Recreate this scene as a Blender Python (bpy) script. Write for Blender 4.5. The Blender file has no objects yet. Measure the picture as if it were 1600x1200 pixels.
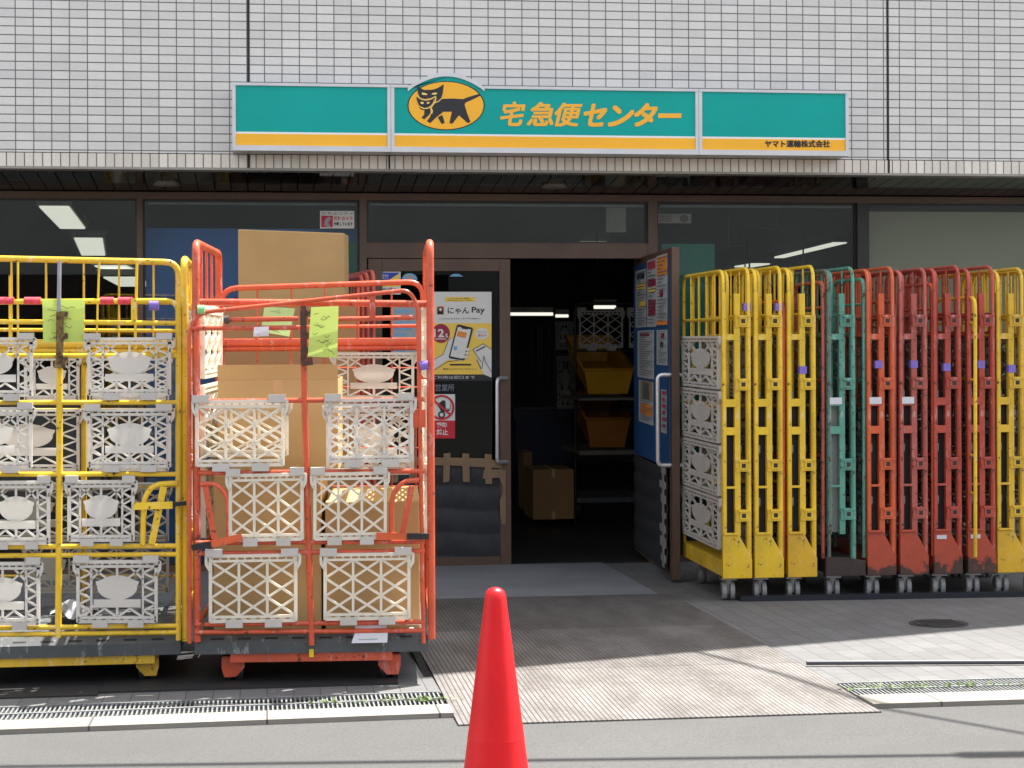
import bpy, math, random
from mathutils import Vector as V, Matrix
random.seed(7)
SC = bpy.context.scene
COL = SC.collection
# ------------------------------------------------------------------ camera
F, YH, EYE, ROLL = 2900.0, 530.0, 1.33, 0.004
TH = math.atan((800 - 415) / F)
fwd = V((math.sin(TH), math.cos(TH), 0)); rt0 = V((math.cos(TH), -math.sin(TH), 0)); up0 = V((0, 0, 1))
rt = rt0 * math.cos(ROLL) - up0 * math.sin(ROLL); up = up0 * math.cos(ROLL) + rt0 * math.sin(ROLL)
cam = bpy.data.objects.new('camera', bpy.data.cameras.new('camera')); COL.objects.link(cam)
cam.matrix_world = Matrix(((rt.x, up.x, -fwd.x, 0), (rt.y, up.y, -fwd.y, 0), (rt.z, up.z, -fwd.z, EYE), (0, 0, 0, 1)))
cam.data.sensor_width = 36; cam.data.lens = F / 1600 * 36; cam.data.shift_y = -(600 - YH) / 1600
cam.data.clip_end = 500
SC.camera = cam
# ------------------------------------------------------------------ sky, sun, exposure
SB, SA = 0.36, 0.24                                    # sun lies towards (+SB, +SA, 1)
sdir = V((SB, SA, 1)).normalized()
w = bpy.data.worlds.new('World'); SC.world = w; w.use_nodes = True
nt = w.node_tree; bg = nt.nodes['Background']
sky = nt.nodes.new('ShaderNodeTexSky'); sky.sky_type = 'NISHITA'; sky.sun_disc = False
sky.sun_elevation = math.asin(sdir.z); sky.sun_rotation = math.atan2(sdir.x, sdir.y)
sky.air_density = 1.0; sky.dust_density = 2.0; sky.ozone_density = 1.0
hs_ = nt.nodes.new('ShaderNodeHueSaturation'); hs_.inputs['Saturation'].default_value = 0.28   # hazy summer sky, little blue
nt.links.new(sky.outputs[0], hs_.inputs['Color']); nt.links.new(hs_.outputs[0], bg.inputs[0]); bg.inputs[1].default_value = 0.128
sl = bpy.data.lights.new('sun', 'SUN'); sl.energy = 4.6; sl.angle = math.radians(0.4); sl.color = (1, 0.96, 0.9)
sun = bpy.data.objects.new('sun', sl); COL.objects.link(sun)
sun.rotation_euler = (-sdir).to_track_quat('-Z', 'Y').to_euler()
vs = SC.view_settings; vs.view_transform = 'Standard'; vs.look = 'None'; vs.gamma = 1; vs.exposure = 1.6
# ------------------------------------------------------------------ pixel <-> place measuring helpers
GK = 0.02
def ray(px, py): return fwd + rt * ((px - 800) / F) + up * ((YH - py) / F)
EY = V((0, 0, EYE))
def atY(px, py, Y): d = ray(px, py); return EY + d * (Y / d.y)
def atZ(px, py, Z): d = ray(px, py); return EY + d * ((Z - EYE) / d.z)
def gz(Y): return -GK * (Y - 6.65)
def G(px, py, dz=0):
    d = ray(px, py); t = (GK * 6.65 - EYE + dz) / (d.z + GK * d.y); return EY + d * t
def onplane(px, py, P0, N): d = ray(px, py); return EY + d * ((P0 - EY).dot(N) / d.dot(N))
# ------------------------------------------------------------------ materials
def lin(c):
    return tuple(((x / 255) / 12.92 if x <= 10 else (((x / 255) + 0.055) / 1.055) ** 2.4) for x in c) + (1,)
MATS = {}
lin_ = lin
def newmat(name):
    m = bpy.data.materials.new(name); m.use_nodes = True; MATS[name] = m
    return m, m.node_tree.nodes, m.node_tree.links, m.node_tree.nodes['Principled BSDF']
def N_(nodes, t, **kw):
    n = nodes.new(t)
    for k, v in kw.items(): setattr(n, k, v)
    return n
def mixc(nodes, links, fac, a, b):
    n = nodes.new('ShaderNodeMix'); n.data_type = 'RGBA'
    for i, s in ((0, fac), (6, a), (7, b)):
        if hasattr(s, 'links'): links.new(s, n.inputs[i])
        else: n.inputs[i].default_value = s
    return n.outputs[2]
def ramp(nodes, links, src, a, b, ca=(0, 0, 0, 1), cb=(1, 1, 1, 1)):
    r = nodes.new('ShaderNodeValToRGB'); links.new(src, r.inputs[0])
    r.color_ramp.elements[0].position = a; r.color_ramp.elements[1].position = b
    r.color_ramp.elements[0].color = ca; r.color_ramp.elements[1].color = cb
    return r.outputs[0]
def noise(nodes, links, scale, detail=4, rough=0.55, vec=None):
    n = nodes.new('ShaderNodeTexNoise'); n.inputs['Scale'].default_value = scale
    n.inputs['Detail'].default_value = detail; n.inputs['Roughness'].default_value = rough
    if vec is None:
        tc = nodes.new('ShaderNodeTexCoord'); vec = tc.outputs['Object']
    links.new(vec, n.inputs['Vector']); return n.outputs[0]
def bump(nodes, links, h, bsdf, strength, dist=0.01):
    b = nodes.new('ShaderNodeBump'); b.inputs['Strength'].default_value = strength; b.inputs['Distance'].default_value = dist
    links.new(h, b.inputs['Height']); links.new(b.outputs[0], bsdf.inputs['Normal'])
def plain(name, c, rough=0.5, var=0.12, scale=9, metal=0.0, spec=0.5, bmp=0.0, trans=0.0, bscale=60):
    m, n, l, b = newmat(name); c = lin(c)
    d = tuple(x * (1 - var) for x in c[:3]) + (1,); e = tuple(min(1, x * (1 + var)) for x in c[:3]) + (1,)
    ns = noise(n, l, scale)
    l.new(mixc(n, l, ramp(n, l, ns, 0.3, 0.7), d, e), b.inputs['Base Color'])
    b.inputs['Roughness'].default_value = rough; b.inputs['Metallic'].default_value = metal
    b.inputs['Specular IOR Level'].default_value = spec
    if bmp: bump(n, l, noise(n, l, bscale), b, bmp)
    if trans:
        t = n.new('ShaderNodeBsdfTranslucent'); t.inputs[0].default_value = c
        mx = n.new('ShaderNodeMixShader'); mx.inputs[0].default_value = trans
        l.new(b.outputs[0], mx.inputs[1]); l.new(t.outputs[0], mx.inputs[2])
        l.new(mx.outputs[0], n['Material Output'].inputs['Surface'])
    return m
def paint(name, c, chip=0.38, rust=(74, 52, 40), rough=0.3, dirt=0.25):
    """steel paint, faded in places, chipped down to dark rusty metal"""
    m, n, l, b = newmat(name); c = lin(c)
    dk = tuple(x * 0.72 for x in c[:3]) + (1,)
    base = mixc(n, l, ramp(n, l, noise(n, l, 5, 3), 0.35, 0.7), dk, c)
    grime = mixc(n, l, ramp(n, l, noise(n, l, 22, 6, 0.7), 0.55, 0.8, (0, 0, 0, 1), (dirt, dirt, dirt, 1)), base, lin((70, 60, 52)))
    mp = n.new('ShaderNodeMapping'); tc = n.new('ShaderNodeTexCoord'); l.new(tc.outputs['Object'], mp.inputs[0]); mp.inputs['Scale'].default_value = (1, 1, .3)
    pale = tuple(x * .45 + .36 for x in c[:3]) + (1,)
    grime = mixc(n, l, ramp(n, l, noise(n, l, 30, 7, 0.7, mp.outputs[0]), 0.57, 0.66, (0, 0, 0, 1), (.55, .55, .55, 1)), grime, pale)
    ch = ramp(n, l, noise(n, l, 38, 7, 0.72), chip - 0.03, chip, (1, 1, 1, 1), (0, 0, 0, 1))
    l.new(mixc(n, l, ch, grime, lin(rust)), b.inputs['Base Color'])
    l.new(ramp(n, l, ch, 0, 1, (rough,) * 3 + (1,), (0.75,) * 3 + (1,)), b.inputs['Roughness'])
    bump(n, l, ramp(n, l, ch, 0, 1, (1, 1, 1, 1), (0, 0, 0, 1)), b, 0.25, 0.002)
    return m
def worn(name, c, rust):
    """kick plate paint scraped to brown metal along its lower part in ragged patches"""
    m, n, l, b = newmat(name)
    tc = n.new('ShaderNodeTexCoord'); s = n.new('ShaderNodeSeparateXYZ'); l.new(tc.outputs['Object'], s.inputs[0])
    ad = N_(n, 'ShaderNodeMath', operation='MULTIPLY_ADD'); l.new(s.outputs[2], ad.inputs[0]); ad.inputs[1].default_value = -2.9
    oi = n.new('ShaderNodeTexCoord'); gp = n.new('ShaderNodeNewGeometry'); 
    l.new(noise(n, l, 7, 6, 0.6, gp.outputs['Position']), ad.inputs[2])
    fac = ramp(n, l, ad.outputs[0], -0.14, 0.02); fac = ramp(n, l, ad.outputs[0], 0.0, 0.06)
    base = mixc(n, l, ramp(n, l, noise(n, l, 26, 6, 0.7), 0.5, 0.75, (0, 0, 0, 1), (.5, .5, .5, 1)), lin(c), lin((120, 58, 44)))
    rs = mixc(n, l, ramp(n, l, noise(n, l, 18, 6, 0.7), 0.35, 0.7), lin(rust), lin((86, 62, 50)))
    l.new(mixc(n, l, fac, base, rs), b.inputs['Base Color']); b.inputs['Roughness'].default_value = 0.7
    return m
def emit(name, c, s):
    m, n, l, b = newmat(name); b.inputs['Base Color'].default_value = (0.8, 0.8, 0.8, 1)
    b.inputs['Emission Color'].default_value = c + (1,); b.inputs['Emission Strength'].default_value = s; return m
def xz(n, l, ax, ay):
    tc = n.new('ShaderNodeTexCoord'); s = n.new('ShaderNodeSeparateXYZ'); l.new(tc.outputs['Object'], s.inputs[0])
    c = n.new('ShaderNodeCombineXYZ'); l.new(s.outputs[ax], c.inputs[0]); l.new(s.outputs[ay], c.inputs[1]); return c.outputs[0]
def bricks(name, ax, ay, bw, bh, mort, ca, cb, cm, off=0.0, rough=0.35, bmp=0.35, stain=0.2, soft=0.1, stc=(95, 88, 80)):
    m, n, l, b = newmat(name); t = n.new('ShaderNodeTexBrick'); t.offset = off; t.squash = 1.0
    vec = xz(n, l, ax, ay); l.new(vec, t.inputs['Vector'])
    t.inputs['Scale'].default_value = 1; t.inputs['Brick Width'].default_value = bw; t.inputs['Row Height'].default_value = bh
    t.inputs['Mortar Size'].default_value = mort; t.inputs['Mortar Smooth'].default_value = soft; t.inputs['Bias'].default_value = 0
    for i, c in (('Color1', ca), ('Color2', cb), ('Mortar', cm)): t.inputs[i].default_value = lin(c)
    st = ramp(n, l, noise(n, l, 1.7, 7, 0.65), 0.42, 0.8, (0, 0, 0, 1), (stain, stain, stain, 1))
    c1 = mixc(n, l, st, t.outputs[0], lin(stc))
    mp = n.new('ShaderNodeMapping'); tc2 = n.new('ShaderNodeTexCoord'); l.new(tc2.outputs['Object'], mp.inputs[0]); mp.inputs['Scale'].default_value = (5, 5, .5) if ay == 2 else (1.5, 1.5, 1)
    c1 = mixc(n, l, ramp(n, l, noise(n, l, 2.2, 6, .65, mp.outputs[0]), .5, .85, (0, 0, 0, 1), (stain, stain, stain, 1)), c1, lin(stc))
    fine = mixc(n, l, ramp(n, l, noise(n, l, 60, 5, 0.7), 0.35, 0.8, (0, 0, 0, 1), (0.16, 0.16, 0.16, 1)), c1, lin((120, 112, 105)))
    l.new(fine, b.inputs['Base Color']); b.inputs['Roughness'].default_value = rough
    bump(n, l, ramp(n, l, t.outputs['Fac'], 0, 1, (1, 1, 1, 1), (0, 0, 0, 1)), b, bmp, 0.004)
    return m
def glassmat(name, tint, gl=1.0, rough=0.0):
    m, n, l, b = newmat(name); n.remove(b)
    tr = n.new('ShaderNodeBsdfTransparent'); tr.inputs[0].default_value = tint + (1,)
    g = n.new('ShaderNodeBsdfGlossy'); g.inputs['Roughness'].default_value = rough; g.inputs[0].default_value = (gl, gl, gl, 1)
    fr = n.new('ShaderNodeFresnel'); fr.inputs[0].default_value = 1.45
    mx = n.new('ShaderNodeMixShader'); l.new(fr.outputs[0], mx.inputs[0]); l.new(tr.outputs[0], mx.inputs[1]); l.new(g.outputs[0], mx.inputs[2])
    l.new(mx.outputs[0], n['Material Output'].inputs['Surface']); return m

YEL = paint('yellow_paint', (246, 204, 50), 0.39); YELD = paint('worn_yellow_paint', (232, 188, 54), 0.40)
RED = paint('orange_red_paint', (220, 94, 62), 0.40); RED2 = paint('dusty_red_paint', (190, 96, 82), 0.43, dirt=.5)
RED3 = paint('deep_red_paint', (192, 78, 62), 0.41, dirt=.45); ORG = paint('bright_orange_paint', (222, 100, 56), 0.39)
TEAL = paint('teal_paint', (96, 164, 144), 0.43); GRN = paint('greyed_green_paint', (100, 118, 108), 0.45)
RUST = worn('rusty_base_paint', (178, 76, 52), (62, 48, 42)); BRN = plain('rusty_brown_steel', (62, 50, 46), 0.8, 0.3, 14)
YELB = paint('kick_plate_yellow', (236, 186, 48), 0.385, (80, 58, 40), 0.45, 0.35)
WHP = plain('white_mesh_plastic', (234, 231, 225), 0.45, 0.05, 6, trans=0.45); WHP2 = plain('cream_mesh_plastic', (242, 236, 222), 0.45, 0.05, 6, trans=0.35)
GRP = plain('grey_mesh_plastic', (150, 148, 142), 0.5, 0.15, 6)
CLIP = plain('clip_plastic', (205, 200, 194), 0.5, 0.06, 12, trans=0.2)
DECK = paint('deck_plastic', (82, 86, 88), 0.36, (46, 46, 46), 0.55, .4); DECKH = plain('deck_hole', (24, 25, 26), 0.7)
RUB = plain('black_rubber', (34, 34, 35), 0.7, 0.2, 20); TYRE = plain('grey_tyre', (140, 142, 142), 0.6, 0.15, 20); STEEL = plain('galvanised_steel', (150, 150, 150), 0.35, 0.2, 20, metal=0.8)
CARD = plain('cardboard', (192, 162, 114), 0.85, 0.07, 3, spec=0.15, bmp=0.05); CARD2 = plain('dark_cardboard', (160, 124, 88), 0.85, 0.1, 3, spec=0.15)
CARD3 = plain('dull_cardboard', (172, 142, 98), 0.85, 0.08, 3, spec=0.15, bmp=0.05)
TAPE = plain('packing_tape', (196, 160, 112), 0.3, 0.05, 8); TAPEB = plain('kraft_tape', (128, 104, 76), 0.5, 0.12, 12)
GTAG = plain('lime_paper', (205, 230, 120), 0.7, 0.04, 8, trans=0.3); PAPER = plain('white_paper', (225, 225, 232), 0.7, 0.03, 8, trans=0.2)
INK = plain('ink', (40, 40, 44), 0.6); PINK = plain('pink_tape', (226, 70, 84), 0.4, 0.2, 40); PURP = plain('purple_tape', (124, 104, 190), 0.4, 0.1, 30); GTAPE = plain('green_tape', (130, 200, 130), 0.4)
TEALS = plain('sign_teal', (0, 160, 152), 0.3, 0.05, 2, spec=0.2); AMB = plain('sign_amber', (248, 180, 20), 0.3, 0.05, 2); SWH = plain('sign_white', (235, 235, 232), 0.35, 0.03)
SBLK = plain('sign_black', (22, 20, 26), 0.4); ALU = plain('sign_aluminium', (205, 206, 208), 0.4, 0.06, 6, metal=0.15); AMBT = plain('sign_letter_amber', (246, 178, 36), 0.3, 0.03, 2)
CREAM = plain('sign_cream', (246, 214, 120), 0.3, 0.03)
BRONZE = plain('bronze_frame', (92, 70, 56), 0.5, 0.15, 5, metal=0.1); DKFR = plain('dark_frame', (40, 35, 32), 0.45, 0.15, 6)
SOFF = plain('soffit_slat', (20, 19, 20), 0.06, 0.3, 2); BLACK = plain('matt_black', (20, 20, 21), 0.8)
GLASS = glassmat('window_glass', (0.80, 0.83, 0.82)); GLASSD = glassmat('tinted_door_glass', (0.06, 0.065, 0.07), 0.6)
BLUEP = plain('blue_board', (36, 122, 206), 0.5, 0.08, 3); GRNP = plain('green_board', (0, 146, 120), 0.5, 0.06, 3); BEIGE = plain('blind_fabric', (200, 192, 166), 0.8, 0.05, 1.5)
CORR = plain('black_corrugated_sheet', (42, 43, 47), 0.6, 0.15, 6, bmp=0.3, bscale=14); CHROME = plain('chrome_handle', (215, 215, 218), 0.25, 0.05, 9, metal=0.6)
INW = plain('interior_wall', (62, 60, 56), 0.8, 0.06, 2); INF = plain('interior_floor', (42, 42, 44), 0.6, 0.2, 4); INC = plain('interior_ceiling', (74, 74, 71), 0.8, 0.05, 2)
LAMP = emit('lamp_glow', (1.0, 0.97, 0.84), 0.33); LAMPD = plain('lamp_body', (190, 190, 182), 0.5)
CONE = plain('cone_red', (230, 12, 24), 0.4, 0.10, 7, trans=0.12, bmp=0.04, bscale=25)
PYEL = plain('poster_yellow', (246, 206, 84), 0.5, 0.03); PWH = plain('poster_white', (222, 220, 214), 0.5, 0.03); PRED = plain('poster_red', (205, 28, 48), 0.5, 0.04); PORG = plain('poster_orange', (232, 140, 50), 0.5, 0.04); PGRY = plain('poster_grey', (160, 166, 172), 0.5, 0.05); PBLU = plain('poster_blue', (40, 60, 170), 0.5); PMAR = plain('poster_maroon', (150, 26, 60), 0.5); PSKY = plain('poster_sky', (110, 170, 210), 0.5)
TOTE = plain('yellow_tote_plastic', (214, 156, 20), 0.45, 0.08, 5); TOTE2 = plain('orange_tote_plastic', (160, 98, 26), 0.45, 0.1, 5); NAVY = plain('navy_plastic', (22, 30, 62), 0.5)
WEED = plain('weed_leaf', (92, 112, 62), 0.6, 0.3, 30, trans=0.3); IRON = plain('drain_iron', (128, 130, 130), 0.55, 0.25, 30, metal=0.3); PIT = plain('drain_pit', (22, 22, 20), 0.9)
TILE = bricks('facade_tile', 0, 2, 0.1, 0.05, 0.0032, (223, 220, 216), (209, 207, 204), (98, 94, 92), 0, 0.3, 0.5, 0.08, 0.15)
TILEV = bricks('facade_edge_tile', 0, 2, 0.05, 0.2, 0.0034, (236, 228, 215), (218, 210, 198), (100, 94, 88), 0, 0.3, 0.5, 0.2, 0.15)
JOINT = plain('joint_sealant', (44, 42, 42), 0.8)
PAVE = bricks('pavement_block', 1, 0, 0.2, 0.1, 0.0022, (106, 106, 106), (97, 97, 97), (62, 60, 59), 0.5, 0.85, 0.3, 0.35, 0.3, (66, 62, 58))
KERBM = bricks('kerb_stone', 0, 1, 0.6, 5.0, 0.004, (138, 134, 126), (130, 126, 118), (74, 70, 66), 0, 0.85, 0.2, 0.35)
def asphalt():
    m, n, l, b = newmat('worn_asphalt')
    g = ramp(n, l, noise(n, l, 110, 8, 0.9), 0.34, 0.68, lin((64, 64, 64)), lin((104, 103, 101)))
    pat = ramp(n, l, noise(n, l, 1.1, 6, 0.6), 0.35, 0.75, (0, 0, 0, 1), (0.5, 0.5, 0.5, 1))
    c = mixc(n, l, pat, g, lin((72, 71, 69)))
    l.new(c, b.inputs['Base Color']); b.inputs['Roughness'].default_value = 0.9; b.inputs['Specular IOR Level'].default_value = 0.3
    bump(n, l, noise(n, l, 220, 3, 0.7), b, 0.5, 0.004); return m
ASPH = asphalt()
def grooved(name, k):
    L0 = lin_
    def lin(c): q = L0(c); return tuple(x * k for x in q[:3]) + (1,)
    m, n, l, b = newmat(name)
    tc = n.new('ShaderNodeTexCoord'); s = n.new('ShaderNodeSeparateXYZ'); l.new(tc.outputs['Object'], s.inputs[0])
    mu = N_(n, 'ShaderNodeMath', operation='MULTIPLY'); l.new(s.outputs[0], mu.inputs[0]); mu.inputs[1].default_value = 1 / 0.0185
    fr = N_(n, 'ShaderNodeMath', operation='FRACT'); l.new(mu.outputs[0], fr.inputs[0])
    pp = N_(n, 'ShaderNodeMath', operation='PINGPONG'); l.new(fr.outputs[0], pp.inputs[0]); pp.inputs[1].default_value = 0.5
    gr = ramp(n, l, pp.outputs[0], 0.04, 0.14)
    mp = n.new('ShaderNodeMapping'); l.new(tc.outputs['Object'], mp.inputs[0]); mp.inputs['Scale'].default_value = (1, .35, 1)
    w1 = ramp(n, l, noise(n, l, 4.5, 9, 0.74, mp.outputs[0]), 0.42, 0.62)
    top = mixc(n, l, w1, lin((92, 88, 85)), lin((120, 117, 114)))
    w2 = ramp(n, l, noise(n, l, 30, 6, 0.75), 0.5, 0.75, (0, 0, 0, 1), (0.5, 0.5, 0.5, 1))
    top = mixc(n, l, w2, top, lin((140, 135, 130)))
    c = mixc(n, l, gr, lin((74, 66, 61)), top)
    l.new(c, b.inputs['Base Color']); b.inputs['Roughness'].default_value = 0.75
    bump(n, l, gr, b, 0.7, 0.005); return m
RAMPS = [grooved('dusty_ramp_plate', 1.0), grooved('worn_ramp_plate', .85), grooved('dark_ramp_plate', .62)]  # farther plates darker: the shade over them is put into the colour
APRON = plain('smooth_concrete', (120, 122, 126), 0.7, 0.18, 2.2, bmp=0.1, bscale=40)
# ------------------------------------------------------------------ mesh helpers
OFF = {}
class MB:
    def __init__(s): s.v = []; s.f = []; s.m = []; s.sm = []
    def add(s, vs, fs, m=0, smooth=False):
        o = len(s.v); s.v += [tuple(x) for x in vs]
        for f in fs: s.f.append([i + o for i in f]); s.m.append(m); s.sm.append(smooth)
        return s
    def hexa(s, p, m=0):
        return s.add(p, [(0, 3, 2, 1), (4, 5, 6, 7), (0, 1, 5, 4), (1, 2, 6, 5), (2, 3, 7, 6), (3, 0, 4, 7)], m)
    def box(s, x0, y0, z0, x1, y1, z1, m=0):
        return s.hexa([(x0, y0, z0), (x1, y0, z0), (x1, y1, z0), (x0, y1, z0), (x0, y0, z1), (x1, y0, z1), (x1, y1, z1), (x0, y1, z1)], m)
    def obox(s, o, a, b, c, m=0):
        o, a, b, c = V(o), V(a), V(b), V(c); return s.hexa([o, o + a, o + a + b, o + b, o + c, o + a + c, o + a + b + c, o + b + c], m)
    def bar(s, a, b, w, t, n, m=0):
        """flat bar from a to b: w across (in the plane whose normal is n), t along n"""
        a, b, n = V(a), V(b), V(n).normalized(); d = (b - a).normalized(); side = d.cross(n).normalized() * (w / 2); nn = n * (t / 2)
        return s.hexa([a - side - nn, a + side - nn, b + side - nn, b - side - nn, a - side + nn, a + side + nn, b + side + nn, b - side + nn], m)
    def prism(s, pts, ext, m=0):
        k = len(pts); e = V(ext); vs = [V(p) for p in pts] + [V(p) + e for p in pts]
        return s.add(vs, [list(range(k))[::-1], list(range(k, 2 * k))] + [(i, (i + 1) % k, k + (i + 1) % k, k + i) for i in range(k)], m)
    def poly(s, pts, m=0): return s.add(pts, [list(range(len(pts)))], m)
    def tube(s, pts, r, n=8, m=0, closed=False):
        pts = [V(p) for p in pts]; q = [pts[0]]
        for p in pts[1:]:
            if (p - q[-1]).length > 1e-5: q.append(p)
        pts = q; k = len(pts); tang = []
        for i in range(k):
            a = pts[(i - 1) % k] if (closed or i > 0) else pts[i]; b = pts[(i + 1) % k] if (closed or i < k - 1) else pts[i]
            tang.append((b - a).normalized())
        ref = V((0, 0, 1)) if abs(tang[0].z) < 0.9 else V((0, 1, 0)); u = (ref - tang[0] * ref.dot(tang[0])).normalized()
        vs = []
        for i in range(k):
            t = tang[i]; u = (u - t * u.dot(t)).normalized(); w_ = t.cross(u); sc = 1.0
            for j in range(n):
                a = 2 * math.pi * j / n; vs.append(pts[i] + (u * math.cos(a) + w_ * math.sin(a)) * r)
        fs = []
        for i in range(k if closed else k - 1):
            for j in range(n):
                a, b = i * n + j, i * n + (j + 1) % n; c, d = ((i + 1) % k) * n + (j + 1) % n, ((i + 1) % k) * n + j; fs.append((a, b, c, d))
        s.add(vs, fs, m, True)
        if not closed: s.add(vs[:n], [list(range(n))[::-1]], m); s.add(vs[-n:], [list(range(n))], m)
        return s
    def cyl(s, a, b, r, n=16, m=0, r2=None):
        a, b = V(a), V(b); t = (b - a).normalized(); ref = V((0, 0, 1)) if abs(t.z) < 0.9 else V((0, 1, 0))
        u = (ref - t * ref.dot(t)).normalized(); w_ = t.cross(u); r2 = r if r2 is None else r2
        A = [a + (u * math.cos(6.28318 * j / n) + w_ * math.sin(6.28318 * j / n)) * r for j in range(n)]
        B = [b + (u * math.cos(6.28318 * j / n) + w_ * math.sin(6.28318 * j / n)) * r2 for j in range(n)]
        s.add(A + B, [(j, (j + 1) % n, n + (j + 1) % n, n + j) for j in range(n)], m, True)
        s.add(A, [list(range(n))[::-1]], m); s.add(B, [list(range(n))], m); return s
    def build(s, name, mats, parent=None, loc=None, bevel=0):
        if not isinstance(mats, (list, tuple)): mats = [mats]
        o0 = OFF[parent.name] if parent else (V(loc) if loc is not None else V((0, 0, 0)))
        me = bpy.data.meshes.new(name); me.from_pydata([tuple(V(v) - o0) for v in s.v], [], s.f)
        for m in mats: me.materials.append(m)
        me.polygons.foreach_set('material_index', s.m); me.polygons.foreach_set('use_smooth', s.sm); me.update()
        o = bpy.data.objects.new(name, me); COL.objects.link(o)
        if parent: o.parent = parent
        else: o.location = o0
        OFF[o.name] = o0
        if bevel:
            b = o.modifiers.new('bevel', 'BEVEL'); b.width = bevel; b.segments = 2; b.limit_method = 'ANGLE'
        return o
def fillet(pts, r, n=5):
    pts = [V(p) for p in pts]; out = [pts[0]]
    for i in range(1, len(pts) - 1):
        p, a, b = pts[i], pts[i - 1], pts[i + 1]; da, db = (a - p), (b - p); rr = min(r, da.length * 0.49, db.length * 0.49)
        A, B = p + da.normalized() * rr, p + db.normalized() * rr
        for k in range(n + 1):
            t = k / n; out.append(A * (1 - t) ** 2 + p * 2 * t * (1 - t) + B * t * t)
    return out + [pts[-1]]
def thing(name, loc, label, cat, group=None):
    o = bpy.data.objects.new(name, None); COL.objects.link(o); o.location = loc; o.empty_display_size = 0.1
    OFF[o.name] = V(loc); return tag(o, label, cat, group)
def tag(o, label, cat, group=None):
    o['label'] = label; o['category'] = cat
    if group: o['group'] = group
    return o
def kind(o, k): o['kind'] = k; return o
def text(mb, body, box, place, m=0, bold=0.0, shear=0.0, shift=0.0):
    """fit a text into box = (x0, y0, x1, y1) of the measuring plane `place(px, py)`"""
    c = bpy.data.curves.new('t', 'FONT'); c.body = body; c.offset = bold; c.shear = shear; c.resolution_u = 3
    o = bpy.data.objects.new('t', c); COL.objects.link(o); bpy.context.view_layer.update()
    me = bpy.data.meshes.new_from_object(o.evaluated_get(bpy.context.evaluated_depsgraph_get()))
    bpy.data.objects.remove(o); bpy.data.curves.remove(c)
    if shift:                                                  # heavier strokes: the glyph again, a hair aside and a hair lower
        for i_, (a_, b_) in enumerate(((-1, -1), (1, -1), (-1, 1), (1, 1), (0, 0))):
            text(mb, body, (box[0] + shift, box[1] + shift, box[2] - shift, box[3] - shift), lambda px, py, a_=a_, b_=b_, i_=i_: place(px + a_ * shift, py + b_ * shift) + V((0, .0002 * (i_ + 1), 0)), m, 0, shear)
        bpy.data.meshes.remove(me); return
    xs = [v.co.x for v in me.vertices]; ys = [v.co.y for v in me.vertices]; x0, x1, y0, y1 = min(xs), max(xs), min(ys), max(ys)
    vs = [place(box[0] + (v.co.x - x0) / (x1 - x0) * (box[2] - box[0]), box[3] - (v.co.y - y0) / max(1e-6, y1 - y0) * (box[3] - box[1])) for v in me.vertices]
    mb.add(vs, [list(p.vertices) for p in me.polygons], m); bpy.data.meshes.remove(me)
def layerY(Y): return lambda k=0: (lambda px, py: atY(px, py, Y - 0.0015 * k))
def ell(cx, cy, rx, ry, n=40, a0=0.0, a1=2 * math.pi):
    return [(cx + rx * math.cos(a0 + (a1 - a0) * i / n), cy + ry * math.sin(a0 + (a1 - a0) * i / n)) for i in range(n)]
def P2(mb, pl, pts, m): mb.poly([pl(*p) for p in pts], m)
def R2(mb, pl, x0, y0, x1, y1, m): P2(mb, pl, [(x0, y1), (x1, y1), (x1, y0), (x0, y0)], m)
def stroke(mb, pl, pts, w_, m):
    for (x0, y0), (x1, y1) in zip(pts, pts[1:]):
        L = math.hypot(x1 - x0, y1 - y0) or 1; nx, ny = -(y1 - y0) / L * w_ / 2, (x1 - x0) / L * w_ / 2
        P2(mb, pl, [(x0 + nx, y0 + ny), (x1 + nx, y1 + ny), (x1 - nx, y1 - ny), (x0 - nx, y0 - ny)], m)

# ================================================================== GROUND
def sheet(name, pts, dz, mat, th=0.0):
    mb = MB(); q = [V((p[0], p[1], gz(p[1]) + dz)) for p in pts]
    if th: mb.prism([p - V((0, 0, th)) for p in q], (0, 0, th))
    else: mb.poly(q)
    return mb.build(name, mat)
kind(sheet('road', [(-70, -60), (70, -60), (70, 60), (-70, 60)], 0, ASPH), 'structure')
YK = G(1480, 1104).y; YKL = G(350, 1135).y
YG0, YG1 = G(1450, 1090).y, G(1450, 1070).y          # right drain grating, near and far edge
YGL0, YGL1 = G(350, 1120.5).y, G(350, 1099.5).y
KS = (G(690, 1122).y - G(0, 1148).y) / (G(690, 1122).x - G(0, 1148).x); KX = G(350, 1135).x
kl = lambda x, y: (x, y + (x - KX) * KS)
YF, YW = 10.8, 11.55                                  # fascia face, shop window line
rl = [G(716, 1134), G(610, 938)]; rr_ = [G(1381, 1116), G(1092, 938)]
XL0, XR0 = rl[0].x, rr_[0].x
YR0, YR1 = (G(716, 1134).y + G(1381, 1116).y) / 2, (rl[1].y + rr_[1].y) / 2
print('ramp', rl, rr_, YR0, YR1, YK, YKL, YG0, YG1, YGL0, YGL1)
kind(sheet('pavement', [kl(-9, YGL1), kl(XL0 + .06, YGL1), (XL0 + .06, YW - .02), (-9, YW - .02)], 0.012, PAVE, 0.1), 'structure')
kind(sheet('pavement', [(XR0 - .06, YG1), (12, YG1), (12, YW - .02), (XR0 - .06, YW - .02)], 0.012, PAVE, 0.1), 'structure')
kind(sheet('kerb', [kl(-9, YKL), kl(XL0, YKL), kl(XL0, YGL0), kl(-9, YGL0)], 0.018, KERBM, 0.1), 'structure')
kind(sheet('kerb', [(XR0, YK), (12, YK), (12, YG0), (XR0, YG0)], 0.018, KERBM, 0.1), 'structure')
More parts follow.
